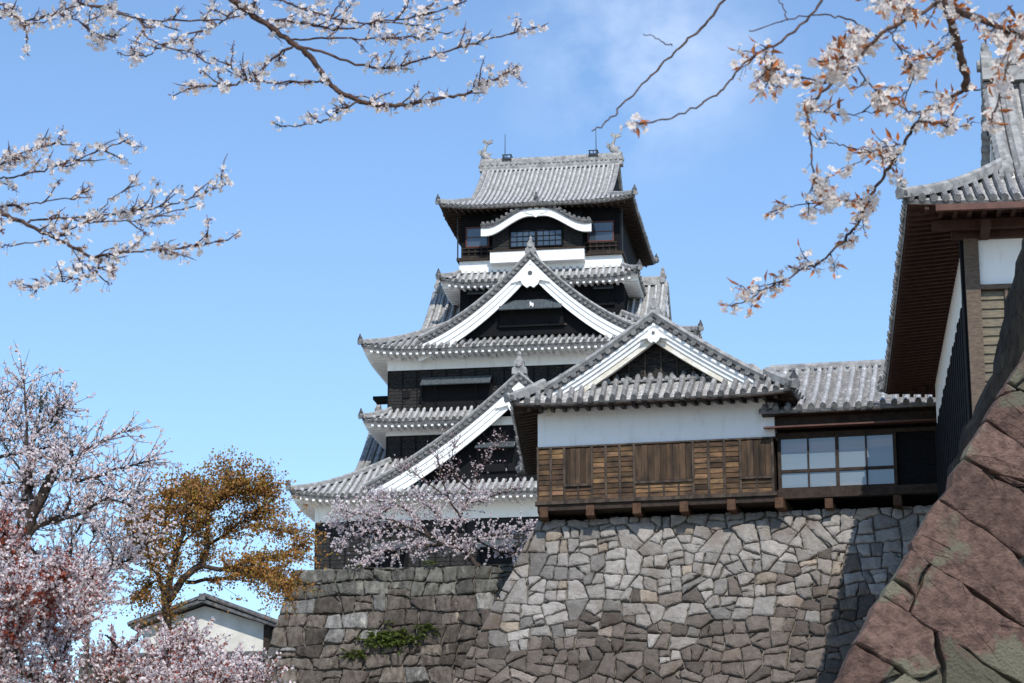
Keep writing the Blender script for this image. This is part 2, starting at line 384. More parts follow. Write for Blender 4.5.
def shell(mb, x0, x1, y0, y1, z0, z1): mb.box((x0, y0, z0), (x1, y1, z1))
def shutter_window(root, cx, zt, wd, h, yw, prop=.55, drop=.6):
    """dark opening with a top-hung board shutter propped outwards"""
    m = MB(); m.box((cx - wd / 2, yw - .05, zt - h), (cx + wd / 2, yw + .02, zt)); o = m.build('window', VOID, root)
    m = MB()
    for x in (cx - wd / 2 - .1, cx + wd / 2): m.box((x, yw - .12, zt - h), (x + .1, yw, zt + .05))
    m.box((cx - wd / 2 - .15, yw - .14, zt - h - .1), (cx + wd / 2 + .15, yw, zt - h))
    m.build('frame', BLACK, o)
    m = MB(); a = V((cx - wd / 2 - .08, yw - .07, zt + .04)); dv = V((0, -prop, -drop)); n = 7
    for i in range(n):
        x = wd + .16
        m.obox(a + V((x * i / n, -.006 * (i % 2), 0)), V((x / n - .012, 0, 0)), dv, V((0, -.03, .05)))
    m.build('shutter', SHUT, o)
    for x in (cx - wd * .3, cx + wd * .3): m = MB(); m.tube([(x, yw - .04, zt - h + .05), (x, yw - prop - .02, zt - drop + .03)], .025, 5); m.build('prop_stick', BLACK, o)
    return o
def clapboard(mb, x0, x1, y, z0, z1, n, th=.035):
    h = (z1 - z0) / n
    for i in range(n): mb.prism([V((x0, y - th, z0 + i * h)), V((x0, y, z0 + i * h)), V((x0, y, z0 + (i + 1) * h - .004)), V((x0, y - .008, z0 + (i + 1) * h - .004))], V((x1 - x0, 0, 0)))

# ---------------------------------------------------------------- ground
def ground_z(x, y):
    r = max(0., min(1., (y - 34) / 18)); r = r * r * (3 - 2 * r)
    return 4.0 * r
gm = MB(); xs = [-3000, -600, -150, -60, -40, -30, -20, -10, 0, 10, 20, 30, 40, 60, 150, 600, 3000]
ys = [-3000, -600, -100, -20, 0, 10, 20, 30, 34, 37, 40, 43, 46, 49, 52, 60, 80, 120, 200, 600, 4000]
ix = [[gm.vert((x, y, ground_z(x, y))) for x in xs] for y in ys]
for j in range(len(ys) - 1):
    for i in range(len(xs) - 1): gm.f.append([ix[j][i], ix[j][i + 1], ix[j + 1][i + 1], ix[j + 1][i]])
struct(gm.build('ground', BOUNCE_GRAVEL))

# ---------------------------------------------------------------- dry stone walls
def clip(cell, nx, ny, c):
    out = []
    for a, b in zip(cell, cell[1:] + cell[:1]):
        da, db = nx * a[0] + ny * a[1] - c, nx * b[0] + ny * b[1] - c
        if da <= 0: out.append(a)
        if (da < 0 < db) or (db < 0 < da):
            t = da / (da - db); out.append((a[0] + (b[0] - a[0]) * t, a[1] + (b[1] - a[1]) * t))
    return out
def clip_poly(cell, poly, off=0.):
    """convex cell cut to a ccw polygon moved inwards by off (a number or a function)"""
    for a, b in zip(poly, poly[1:] + poly[:1]):
        nx, ny = b[1] - a[1], -(b[0] - a[0]); L = math.hypot(nx, ny)
        if L < 1e-6: continue
        o = off() if callable(off) else off
        cell = clip(cell, nx / L, ny / L, (nx * a[0] + ny * a[1]) / L - o)
        if len(cell) < 3: return []
    return cell
def ccw(p): return p if sum(a[0] * b[1] - b[0] * a[1] for a, b in zip(p, p[1:] + p[:1])) > 0 else p[::-1]
def area(p): return abs(sum(a[0] * b[1] - b[0] * a[1] for a, b in zip(p, p[1:] + p[:1]))) / 2
def cells_rubble(poly, px_, py_, target, rnd, wedge=.3):
    """coarse uneven cells, each cut on into a few angular stones with slanting joints, plus wedges knocked off the corners"""
    X = [p[0] for p in poly]; Y = [p[1] for p in poly]; seeds = []; y = min(Y) - py_; asp = px_ / py_
    while y < max(Y) + py_:
        x = min(X) - px_ + rnd.random() * px_
        while x < max(X) + px_:
            w_ = px_ * rnd.uniform(.6, 1.4); seeds.append((x + w_ / 2, (y + rnd.uniform(-.3, .3) * py_) * asp)); x += w_
        y += py_
    A = np.array(seeds); out = []
    for i, (sx, sy) in enumerate(seeds):
        order = np.argsort(((A - A[i]) ** 2).sum(1))[1:22]; q = 3 * px_
        c = [(sx - q, sy - q), (sx + q, sy - q), (sx + q, sy + q), (sx - q, sy + q)]
        for k in order:
            nx, ny = A[k] - A[i]; L = math.hypot(nx, ny); c = clip(c, nx / L, ny / L, ((A[k] ** 2).sum() - (A[i] ** 2).sum()) / 2 / L)
            if len(c) < 3: break
        if len(c) < 3: continue
        stack = [[(a, b / asp) for a, b in c]]
        while stack:
            c = stack.pop(); ar = area(c)
            if ar < target * rnd.uniform(.4, 1.9): out.append(c); continue
            cx = sum(p[0] for p in c) / len(c) + rnd.gauss(0, .08) * px_ * .5; cy = sum(p[1] for p in c) / len(c) + rnd.gauss(0, .08) * py_ * .5
            wx = max(p[0] for p in c) - min(p[0] for p in c); wy = max(p[1] for p in c) - min(p[1] for p in c)
            best = None
            for _ in range(9):
                an = rnd.gauss(0, .30) + (0 if wx > wy * rnd.uniform(1.15, 1.9) else PI / 2); nx, ny = math.cos(an), math.sin(an); d = nx * (cx + rnd.gauss(0, .05) * wx) + ny * (cy + rnd.gauss(0, .05) * wy)
                hs = [clip(c, nx * sg, ny * sg, d * sg) for sg in (1, -1)]
                if min(len(h) for h in hs) < 3: continue
                sc = 0
                for h in hs:
                    per = sum(math.hypot(a[0] - b[0], a[1] - b[1]) for a, b in zip(h, h[1:] + h[:1])); sc += (1 if len(h) == 3 else 0) * .3 + (.062 - min(.062, area(h) / per ** 2)) * 40
                    sc += sum(.25 for a, b in zip(h, h[1:] + h[:1]) if math.hypot(a[0] - b[0], a[1] - b[1]) < .13 * px_)
                if best is None or sc < best[0]: best = (sc, hs)
            if best is None: out.append(c); continue
            stack += best[1]
    fin = []
    for c in out:
        c = clip_poly(c, poly)
        if len(c) < 3 or area(c) < .004: continue
        if len(c) > 3 and rnd.random() < wedge and area(c) > target * .5:
            k = rnd.randrange(len(c)); p = c[k]; a = c[k - 1]; b = c[(k + 1) % len(c)]
            t0, t1 = rnd.uniform(.2, .5), rnd.uniform(.2, .5); q0 = (lerp(p[0], a[0], t0), lerp(p[1], a[1], t0)); q1 = (lerp(p[0], b[0], t1), lerp(p[1], b[1], t1))
            fin.append(([q0, p, q1], True)); c = c[:k] + [q0, q1] + c[k + 1:]
        fin.append((c, False))
    return fin
def cells_course(poly, px_, py_, rnd, slant=.12, wob=.16, wedge=.2, split=.12, wr=(.6, 1.5)):
    """rough courses of four-sided blocks"""
    X = [p[0] for p in poly]; Y = [p[1] for p in poly]; ph = [rnd.random() * 9 for _ in range(400)]; hs = [min(Y) - py_]
    while hs[-1] < max(Y) + py_: hs.append(hs[-1] + py_ * rnd.uniform(.78, 1.25))
    hy = lambda j, x: hs[j] + wob * py_ * (math.sin(x / px_ * .9 + ph[j]) * .6 + math.sin(x / px_ * 2.3 + ph[j + 1] * 2) * .4)
    out = []
    for j in range(len(hs) - 1):
        x = min(X) - px_ * (1 + rnd.random()); sl = rnd.gauss(0, slant) * py_
        while x < max(X) + px_:
            w_ = px_ * rnd.uniform(*wr); s2 = rnd.gauss(0, slant) * py_
            c = [(x - sl, hy(j, x)), (x + w_ - s2, hy(j, x + w_)), (x + w_ + s2, hy(j + 1, x + w_)), (x + sl, hy(j + 1, x))]
            x += w_; sl = s2; parts = [c]
            if rnd.random() < split:
                t0, t1 = rnd.uniform(.35, .65), rnd.uniform(.35, .65); a, b = (lerp(c[0][0], c[3][0], t0), lerp(c[0][1], c[3][1], t0)), (lerp(c[1][0], c[2][0], t1), lerp(c[1][1], c[2][1], t1))
                parts = [[c[0], c[1], b, a], [a, b, c[2], c[3]]]
            for c in parts:
                if rnd.random() < wedge:
                    k = rnd.randrange(4); p, a, b = c[k], c[k - 1], c[(k + 1) % 4]; t0, t1 = rnd.uniform(.12, .34), rnd.uniform(.25, .5)
                    q0 = (lerp(p[0], a[0], t0), lerp(p[1], a[1], t0)); q1 = (lerp(p[0], b[0], t1), lerp(p[1], b[1], t1))
                    w2 = clip_poly([q0, p, q1], poly)
                    if len(w2) > 2: out.append((w2, True))
                    c = c[:k] + [q0, q1] + c[k + 1:]
                c = clip_poly(ccw(c), poly)
                if len(c) > 2 and area(c) > .01: out.append((ccw(c), False))
    return out
def lay_stones(mb, cells, M, rnd, gap, depth, color, tilt=.04, unit=.8, bev=.05, back=.14, rough=.012, corner=.16):
    for c, sm in cells:
        c = clip_poly(ccw(c), ccw(c), lambda: gap * rnd.uniform(.25, 1.5))
        if len(c) < 3: continue
        c2 = []
        for a, b in zip(c, c[1:] + c[:1]):
            l = math.hypot(b[0] - a[0], b[1] - a[1])
            if l < .02 * unit: continue
            c2.append(a); k = int(l / (.2 * unit))
            for q in range(1, k + 1):
                t = q / (k + 1); c2.append((lerp(a[0], b[0], t) + rnd.gauss(0, rough) * unit, lerp(a[1], b[1], t) + rnd.gauss(0, rough) * unit))
        if len(c2) < 3: continue
        k0, k1 = corner * rnd.uniform(.5, 1.4), 0
        cell = [p for a, b in zip(c2, c2[1:] + c2[:1]) for p in ((lerp(a[0], b[0], k0), lerp(a[1], b[1], k0)), (lerp(a[0], b[0], 1 - k0), lerp(a[1], b[1], 1 - k0)))]
        n = len(cell); cx = sum(p[0] for p in cell) / n; cy = sum(p[1] for p in cell) / n
        rad = max(.02, min(math.hypot(p[0] - cx, p[1] - cy) for p in cell))
        col = color(cx, cy, rnd, sm); dd = depth * rnd.uniform(.5, 1.1) * (.55 if sm else 1); tx, ty = rnd.uniform(-tilt, tilt), rnd.uniform(-tilt, tilt)
        def ring(sc, d, j=0.): return [mb.vert(M(cx + (p[0] - cx) * sc, cy + (p[1] - cy) * sc, d + (tx * (p[0] - cx) + ty * (p[1] - cy)) * (1 if d > 0 else 0) + rnd.gauss(0, j)), col) for p in cell]
        e = min(bev, .3 * rad) / rad
        rs = [ring(1, -back), ring(1, dd - min(bev, dd * .6) * .9, .004), ring(1 - e * .4, dd - min(bev, dd * .6) * .25, .004), ring(1 - e, dd, .006), ring(.5, dd + .012, .005 * unit)]
        for a, b in zip(rs, rs[1:]):
            for q in range(n): mb.f.append([a[q], a[(q + 1) % n], b[(q + 1) % n], b[q]])
        mb.f.append(rs[-1])

def wall_core(mb, L0, L1, H, bt, y0, y1, inset=.02, bl=0.):
    """battered solid behind the stones: top rectangle L0..L1 x y0..y1 spreading downwards"""
    t = [V((L0 + inset, y0 + inset, -.02)), V((L1, y0 + inset, -.02)), V((L1, y1, -.02)), V((L0 + inset, y1, -.02))]
    b = [V((L0 + inset - bl * H, y0 + inset - bt * H, -H)), V((L1, y0 + inset - bt * H, -H)), V((L1, y1, -H)), V((L0 + inset - bl * H, y1, -H))]
    mb.loft([b, t])

QO, QA = V((.88, 80.0, 17.52)), math.radians(12)
# turret base
base = thing('stone_wall', 'sunlit wall of fitted grey and brown stones directly under the wooden turret', 'stone wall', QO + V((0, 0, -.42)), -QA)
B1, H1 = .40, 13.2
mc = MB(); wall_core(mc, -.18, 17, H1, B1, .85, 12, bl=.42); mc.build('wall_core', MORTAR, base)
nz = lambda x, y, s_: math.sin(x * 1.1 * s_ + 1.3) * math.cos(y * 1.3 * s_ + x * .5) 
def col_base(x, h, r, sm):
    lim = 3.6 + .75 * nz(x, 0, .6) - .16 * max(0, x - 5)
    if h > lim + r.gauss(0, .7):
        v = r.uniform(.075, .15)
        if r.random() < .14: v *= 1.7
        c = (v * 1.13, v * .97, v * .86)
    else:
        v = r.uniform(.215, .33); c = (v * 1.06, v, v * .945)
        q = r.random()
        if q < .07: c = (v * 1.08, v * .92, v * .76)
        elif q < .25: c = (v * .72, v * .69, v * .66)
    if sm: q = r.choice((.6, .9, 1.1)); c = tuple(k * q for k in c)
    return c
ms = MB()
cosb = math.sqrt(1 + B1 * B1)
poly = [(17, 0), (-.18, 0), (-.18 - .42 * H1, H1), (17, H1)]
Mb = lambda x, h, d: V((x, .85 - B1 * h - d, -h + B1 * d))
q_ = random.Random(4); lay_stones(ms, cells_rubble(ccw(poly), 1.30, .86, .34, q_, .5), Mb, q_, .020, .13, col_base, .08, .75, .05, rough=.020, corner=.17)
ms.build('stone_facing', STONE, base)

# left terrace wall
HO, HA = V((-8.33, 90, 17.0)), math.radians(8)
hw = thing('stone_wall', 'dark mossy terrace wall with white lime streaks below the blossoming cherry', 'stone wall', HO, -HA)
B2, H2 = .21, 13
mc = MB(); wall_core(mc, 0, 16, H2, B2, 0, 14, bl=.22); mc.build('wall_core', MORTAR, hw)
def col_left(x, h, r, sm):
    v = r.uniform(.06, .16); c = (v * 1.12, v * .95, v * .80)
    if h < 1.0: c = (v * 1.15, v * 1.12, v * .98)
    elif r.random() < .12: c = (v * 1.75, v * 1.7, v * 1.6)
    elif x > 5 and r.random() < .5: c = (v * .85, v * .72, v * .64)
    return c
ms = MB(); poly = [(16, 0), (0, 0), (-.22 * H2, H2), (16, H2)]
q_ = random.Random(9); lay_stones(ms, cells_course(ccw(poly), .76, .52, q_, .12, .22, .4, .08, wr=(.65, 1.4)), lambda x, h, d: V((x, -B2 * h - d, -h + B2 * d)), q_, .022, .15, col_left, .12, .7, .055, rough=.028, corner=.2)
ms.build('stone_facing', MOSSY, hw)
# terrace ground behind the left wall, under the keep
tm_ = MB(); tm_.poly([V((-8.2, 90.6, 16.98)), V((7, 88, 16.98)), V((60, 88, 16.98)), V((60, 220, 16.98)), V((-40, 220, 16.98)), V((-8.2, 104, 16.98))])
struct(tm_.build('terrace_ground', EARTH))

# ---------------------------------------------------------------- the keep
TO, TA = V((.76, 138.0, 17.3)), math.radians(8.65)
keep = thing('castle_keep', 'tall black and white castle keep with stacked grey tiled roofs and white gables', 'castle', TO, -TA)
m = MB(); m.loft([[V((-14.5, -2, -.3)), V((14.5, -2, -.3)), V((14.5, 25, -.3)), V((-14.5, 25, -.3))], [V((-12.9, -.4, 5.8)), V((12.9, -.4, 5.8)), V((12.9, 23, 5.8)), V((-12.9, 23, 5.8))]])
m.build('stone_plinth', MORTAR, keep)
FY = V((0, 1, 0)); X_ = V((1, 0, 0))
def tier(x0, x1, y0, y1, z0, zw0, zw1, clap, batt=.9, clap_z0=None):
    """black boarded wall z0..zw0, white plaster band zw0..zw1"""
    m = MB(); shell(m, x0, x1, y0, y1, z0, zw0); bw = m.build('boarded_wall', BLACK, keep)
    m = MB(); shell(m, x0 - .06, x1 + .06, y0 - .06, y1 + .06, zw0, zw1); m.build('plaster_band', PLASTER, keep)
    if clap:
        m = MB(); clapboard(m, x0, x1, y0 - .005, z0, zw0 - .04, clap)
        m2 = MB()
        for x in np.arange(x0, x1 + .01, batt): m2.box((x - .035, y0 - .07, z0), (x + .035, y0 - .03, zw0 - .05))
        m.build('weatherboard', BOARD if clap_z0 is None else BOARD, bw); m2.build('batten', BLACK, bw)
    return bw
def skirt(x0, x1, y0, y1, ze, run, rise, oh, pitch, lift=.45, white=True, ext={}, R=.105, Lc=3.5, zfun=None, ends=True, tile=TILE, hlen=None, root=None, rafter=.40, drop=.26, rise_s=.1):
    H = Hip(x0, x1, y0, y1, ze, run, zfun or (lambda t: rise * g(t / run, .2)), lift, Lc)
    m = MB(); e = MB(); H.tiles(m, pitch, R, ext, ends=e); r = m.build('roof', tile, root or keep); e.build('eave_tile_end', ENDT, r)
    H.hips(r, RIDGE, DARKTILE, length=hlen)
    m = MB(); m2 = MB(); m3 = MB(); H.eaves(m, oh, drop, rise_s, rafter=rafter, mr=m2, mf=m3, rw=.075 if white else .06, rh=.14 if white else .12, inset=.10 if white else .15); m3.build('fascia', DARKTILE if white else DWOOD, r); m.build('soffit', PLASTER if white else DWOOD, r); m2.build('rafter', PLASTER if white else DWOOD, r)
    return r, H

# tier A
tier(-12.5, 12.5, 0, 22.6, 5.6, 11.05, 12.45, 22)
skirt(-13.7, 13.7, -1.75, 24.3, 12.3, 5.1, 3.1, 1.8, .42, lift=.40)
for cx in (-8.0, -1.6, 5): shutter_window(keep, cx, 9.62, 2.0, 1.5, -.06, .75, .5)
for x in np.arange(-11.2, 12, 2.3): m = MB(); m.box((x - .12, -.6, 11.95), (x + .12, -.04, 12.2)); m.build('eave_bracket', PLASTER, keep)
ga, za = gable(keep, V((-.2, -1.05, 0)), FY, 4.6, 9.3, 19.45, 12.9, .32, .42, .105, TILE, RIDGE, PLASTER, 1.0, .5, BLACK, 1.1, 1.0, oni_h=1.25, floor=12.8, gg=1.1)
shutter_window(ga, -1.9 + .2, 15.5, 2.2, 1.6, .06, .7, .45)
m = MB(); m.box((-2.5, -.08, 16.6), (2.1, .04, 17.1)); m.build('gable_lintel', PLASTER, ga)
# side gables of A and C
def side_gables(yc, xin, xout, W, zr, zf, k):
    for sg in (-1, 1):
        gable(keep, V((sg * xout, yc, 0)), V((-sg, 0, 0)), xout - xin, W, zr, zf, k, .42, .105, TILE, RIDGE, PLASTER, .9, .45, BLACK, .9, .9, name='side_gable', oni_h=1.0, floor=zf)
side_gables(11, 5.5, 11.4, 8.2, 20.0, 13.6, .42)
# tier B / C walls
tier(-9.0, 9.0, 3.4, 19.2, 14.5, 16.95, 17.6, 6)
skirt(-10.2, 10.2, 1.8, 20.8, 17.55, 1.6, 1.0, 1.6, .42, lift=.2, Lc=2.5)
tier(-8.95, 8.95, 3.4, 19.2, 18.5, 21.05, 22.1, 12)
shutter_window(keep, -4.65, 20.42, 4.15, 1.9, 3.33, .75, .62)
m = MB(); m.box((-8.0, 3.28, 19.3), (-7.6, 3.36, 19.7)); m.build('loophole', VOID, keep)
m = MB(); m.box((-10.3, 5.2, 19.75), (-9.0, 6.6, 19.95)); m.build('side_shutter', BLACK, keep)
# tier C roof
skirt(-10.3, 10.3, 1.65, 20.9, 22.0, 5.3, 3.1, 1.75, .42, lift=.38)
for x in np.arange(-8.2, 8.6, 1.95): m = MB(); m.box((x - .12, 2.75, 21.60), (x + .12, 3.34, 21.85)); m.build('eave_bracket', PLASTER, keep)
gc, zc = gable(keep, V((0, 2.3, 0)), FY, 4.8, 6.9, 27.95, 22.75, .5, .42, .105, TILE, RIDGE, PLASTER, .98, .45, BLACK, .75, .9, oni_h=.95, floor=22.9, gg=.95)
sw = shutter_window(gc, 0, 25.0, 3.7, 1.5, 3.0, .75, .75)
m = MB()       # the small white emblem hung under the shutter
m.prism([V((.05 + x, 2.18, 24.42 + z)) for x, z in ((-.16, 0), (-.05, .05), (-.07, .33), (.02, .35), (.04, .24), (.16, .27), (.17, .04), (.08, .0), (.06, .12), (0, .1))], V((0, .03, 0)))
m.build('white_emblem', PLASTER, sw)
for x in list(np.arange(-1.4, 0, .28)) + [1.75, 2.0]: m = MB(); m.box((x, 2.96, 23.42), (x + .14, 3.0, 23.52)); m.build('peg', BATTEN, gc)
side_gables(11.2, 4.5, 7.6, 7.2, 28.2, 22.9, .5)
# tier D
tier(-5.15, 5.25, 7.0, 18.4, 24.5, 27.15, 27.3, 0)
skirt(-6.25, 6.3, 5.8, 19.6, 27.3, 1.25, .95, 1.25, .42, lift=.32, Lc=2.2)
for cx in (-3.95, 4.0): shutter_window(keep, cx, 26.9, 1.1, 1.1, 6.97, .45, .3)
# tier E: top storey
m = MB(); shell(m, -5.2, 5.15, 6.94, 18.5, 28.2, 29.0); m.build('plaster_band', PLASTER, keep)
m = MB(); m.box((-5.35, 6.7, 28.98), (5.3, 18.7, 29.16)); m.build('gallery_floor', DWOOD, keep)
m = MB(); shell(m, -5.1, 5.05, 7.0, 18.4, 29.0, 32.6); m.build('boarded_wall', BLACK, keep)
m = MB(); m.box((-3.13, 6.3, 28.6), (2.85, 7.0, 29.32)); m.build('bay_plaster_band', PLASTER, keep)
m = MB(); m.box((-3.2, 6.25, 29.32), (2.92, 7.0, 29.44)); m.build('bay_sill', DWOOD, keep)
m = MB(); m.box((-3.0, 6.42, 29.44), (2.75, 7.0, 31.9)); bay = m.build('bay_wall', BLACK, keep)
m = MB()
for x0, x1 in ((-2.98, -1.95), (1.55, 2.7)):
    m = MB(); clapboard(m, x0, x1, 6.415, 29.5, 30.95, 7, .03); m.build('weatherboard', BOARD, bay)
def lattice_window(root, x0, x1, z0, z1, y, nx, nzv, frame, gl):
    m = MB(); m.box((x0, y - .03, z0), (x1, y + .03, z1)); o = m.build('window', gl, root)
    m = MB()
    for x in (x0 - .07, x1): m.box((x, y - .1, z0 - .07), (x + .07, y + .02, z1 + .07))
    for z in (z0 - .07, z1): m.box((x0 - .003, y - .097, z), (x1 + .003, y + .02, z + .07))
    m.build('frame', frame, o)
    m = MB()
    for i in range(1, nx): x = lerp(x0, x1, i / nx); m.box((x - .022, y - .07, z0), (x + .022, y - .02, z1))
    for i in range(1, nzv): z = lerp(z0, z1, i / nzv); m.box((x0, y - .066, z - .022), (x1, y - .024, z + .022))
    m.build('mullion', frame, o); return o
PG = glass('pale_glass', (.045, .065, .09))
for x0, x1 in ((-1.8, -.27), (-.12, 1.4)): lattice_window(keep, x0, x1, 29.62, 30.6, 6.40, 4, 3, BLACK, PG)
for x0, x1 in ((-4.72, -3.35), (3.05, 4.6)):
    lattice_window(keep, x0, x1, 29.95, 31.15, 6.97, 1, 2, REDWOOD, PG)
    m = MB()
    for z in (29.75, 29.5): m.box((x0 - .3, 6.74, z), (x1 + .3, 6.78, z + .06))
    m.box((x0 - .3, 6.70, 29.17), (x1 + .3, 6.8, 29.25))
    for x in np.arange(x0 - .28, x1 + .3, .4): m.box((x, 6.79, 29.2), (x + .05, 6.83, 29.78))
    m.build('railing', DWOOD, keep)
m = MB()
for x in (-5.28, 5.22): m = MB(); m.tube([(x, 6.78, 29.16), (x, 6.72, 31.9)], .05, 6); m.build('corner_post', IRON, keep)
m = MB(); m.tube([(5.3, 7.2, 27.6), (5.3, 7.2, 28.6)], .05, 6)
m.build('corner_post', IRON, keep)
# top roof
zE = lambda t: 4.95 * g(t / 7.3, .34)
rE, HE = skirt(-6.25, 6.1, 5.4, 20.0, 32.12, 1.75, 0, 1.65, .31, lift=.28, white=False, ext={0: (7.3, 1.72), 2: (7.3, 1.72)}, R=.09, zfun=zE, rafter=.4, drop=.2, rise_s=.3, Lc=3)
for x, sg in ((-4.5, -1), (4.35, 1)):
    m = MB()
    pts = [V((x, y, 32.12 + zE(y - 5.4) + .08)) for y in np.linspace(7.2, 12.7, 10)]
    pts += [V((x, 25.4 - p.y, p.z)) for p in pts[-2::-1]]
    m.sweep(pts, [(.17 * math.cos(a), .17 * math.sin(a)) for a in [PI * i / 3 for i in range(6)]], side=X_)
    m.sweep([p - X_ * sg * .42 + Z * .03 for p in pts], [(.13 * math.cos(a), .13 * math.sin(a)) for a in [PI * i / 3 for i in range(6)]], side=X_)
    m.build('verge', RIDGE, rE)
for x, sg in ((-4.42, -1), (4.27, 1)):
    m = MB()
    pts = [V((x, y, 32.12 + zE(y - 5.4) - .15)) for y in np.linspace(6.9, 12.7, 8)]; pts += [V((x, 25.4 - p.y, p.z)) for p in pts[-2::-1]]
    m.prism([p for p in pts] + [V((x, 18.4, 32.4)), V((x, 7.0, 32.4))], X_ * (-sg * .2))
    m.build('gable_wall', BLACK, rE)
m = MB(); m.sweep([V((-4.75, 12.7, 37.0)), V((0, 12.7, 36.95)), V((4.6, 12.7, 37.0))], [(-.3, -.1), (-.26, .62), (-.14, .8), (.14, .8), (.26, .62), (.3, -.1)])
for i in range(30):
    x = -4.6 + 9.2 * i / 29; m.disc(V((x, 12.36, 37.35)), FY, .1, .08, 8); 
for i in range(36): x = -4.7 + 9.3 * i / 35; m.box((x - .08, 12.40, 37.05), (x + .08, 12.46, 37.17))
m.build('ridge', RIDGE, rE)
def shachi(x, sg):
    """roof fish: head down on the ridge, body arched up, forked tail"""
    m = MB(); c = V((x, 12.7, 37.75)); ax = V((sg, 0, 0))
    body = [(.42, .0, .20), (.28, .12, .27), (.05, .3, .27), (-.02, .55, .23), (.06, .8, .17), (.17, 1.0, .11), (.22, 1.12, .07)]
    rings = [[c + ax * (a - .2) + Z * b + V((r * math.cos(k) * .0, r * .8 * math.sin(k), 0)) + (ax * .8 + Z * .35) * (r * math.cos(k)) for k in [2 * PI * i / 8 for i in range(8)]] for a, b, r in body]
    m.loft(rings)
    for poly in ([(.2, 1.05), (.62, 1.22), (.5, 1.32), (.62, 1.42), (.3, 1.36), (.14, 1.2)], [(.18, 1.08), (-.1, 1.3), (-.02, 1.34), (-.06, 1.5), (.18, 1.38), (.28, 1.2)], [(-.22, .35), (-.42, .55), (-.3, .6), (-.36, .78), (-.14, .72)], [(.3, .3), (.55, .42), (.42, .5), (.2, .5)]):
        m.prism([c + ax * (a - .2) * 1 + Z * b + FY * -.05 for a, b in poly], FY * .1)
    m.build('roof_fish', RIDGE, rE)
shachi(-4.4, 1); shachi(4.2, 1)
m = MB(); oni(m, V((-4.85, 12.7, 36.9)), V((-1, 0, 0)), .9); m.build('ridge_end_ornament', RIDGE, rE); m = MB(); oni(m, V((4.7, 12.7, 36.9)), V((1, 0, 0)), .9); m.build('ridge_end_ornament', RIDGE, rE)
for x in (-3.17, 2.93):
    m = MB(); m.tube([(x, 12.7, 37.8), (x, 12.7, 39.55)], [.035, .018], 6); o = m.build('lightning_rod', IRON, rE)
for x in (-3.0, 2.78):
    m = MB()
    for a in (-.26, 0, .26):
        for y in (12.35, 13.0): m.box((x + a - .03, y, 37.55), (x + a + .03, y + .05, 37.95))
    for z in (37.6, 37.92):
        for y in (12.34, 12.99): m.box((x - .32, y, z), (x + .32, y + .07, z + .06))
    for a in (-.30, .25): m.box((x + a, 12.36, 37.94), (x + a + .05, 13.04, 37.99))
    m.build('rod_bracket', IRON, rE)
# karahafu over the bay
m = MB(); KH = 1.25
kz = lambda u: 30.82 + KH * (.5 + .5 * math.cos(PI * min(1, (abs(u) / 3.25) ** 1.12))) + .05 * max(0, abs(u) - 2.7)
cxk = -.12
Pk = lambda s_, t: V((cxk - 3.5 + s_, 5.55 + t, kz(s_ - 3.5) + .16 + .12 * t)); ke = MB()
tile_slope(m, Pk, lambda q: 2.6, 0, 7.0, .31, .09, 3, ends=ke); kr = m.build('wave_gable_roof', TILE, keep)
ke.build('eave_tile_end', ENDT, kr)
us = [-3.5 + 7 * i / 40 for i in range(41)]
m = MB(); th = lambda u: .50 + .10 * math.exp(-(u / .5) ** 2) + .16 * max(0, (abs(u) - 2.0) / 1.5) * .3
m.loft([[V((cxk + u, 5.68, kz(u) - .10)), V((cxk + u, 5.68, kz(u) - .1 - th(u))), V((cxk + u, 5.86, kz(u) - .1 - th(u))), V((cxk + u, 5.86, kz(u) - .1))] for u in us])
m.prism([V((cxk + x, 5.64, kz(0) - .52 + z)) for x, z in ((-.75, .1), (-.45, -.02), (-.25, -.05), (-.12, -.2), (0, -.27), (.12, -.2), (.25, -.05), (.45, -.02), (.75, .1), (.3, .2), (-.3, .2))], V((0, .06, 0)))
m.build('wave_bargeboard', PLASTER, kr)
m = MB()
m.loft([[V((cxk + u, 5.60, kz(u) + .13)), V((cxk + u, 5.60, kz(u) - .12)), V((cxk + u, 5.95, kz(u) - .12)), V((cxk + u, 5.95, kz(u) + .13))] for u in us]); m.build('verge_bed', DARKTILE, kr)
m = MB(); oni(m, V((cxk, 5.7, kz(0) + .25)), V((0, -1, 0)), .62); m.build('ridge_end_ornament', DARKTILE, kr)

# ---------------------------------------------------------------- the turret in front of the keep
tur = thing('castle_turret', 'gabled wooden turret with white upper wall and scorched plank lower wall', 'turret', QO, -QA)
warp = lambda x, y, z: (x + max(y, -1.2) * (-.14 + .24 * x / 8.1), y, z)
class TM(MB_):
    def __init__(s): super().__init__(); s.warp = warp
_MB = MB
MB = TM
TW, TD = 8.09, 9.0
m = MB(); m.box((.06, .06, .1), (TW - .06, TD, 1.96)); core = m.build('wall', DWOOD, tur)
m = MB(); m.box((0, 0, 1.98), (TW, TD, 3.3)); m.build('plaster_wall', PLASTER, tur)
m = MB(); m.box((-.05, -.06, 1.93), (TW + .03, .06, 1.985)); m.box((-.1, -.1, -.02), (TW + .03, .2, .1)); m.build('sill_beam', BATTEN, tur)
m = MB(); m.box((-.02, -.02, -.22), (TW + .02, TD, -.03)); m.build('floor', DWOOD, tur)
rp_ = random.Random(5)
def planks(mb, x0, x1, z0, z1, n):
    h = (z1 - z0) / n
    for i in range(n):
        v = rp_.choice((.3, .45, .6, .7, .85, 1.0, 1.25)); c = (v, v * rp_.uniform(.9, 1), v * rp_.uniform(.85, 1.0))
        zb = z0 + i * h
        mb.prism([V((x0, -.035, zb)), V((x0, .05, zb)), V((x0, .05, zb + h)), V((x0, -.008, zb + h - .006))], V((x1 - x0, 0, 0)), c)
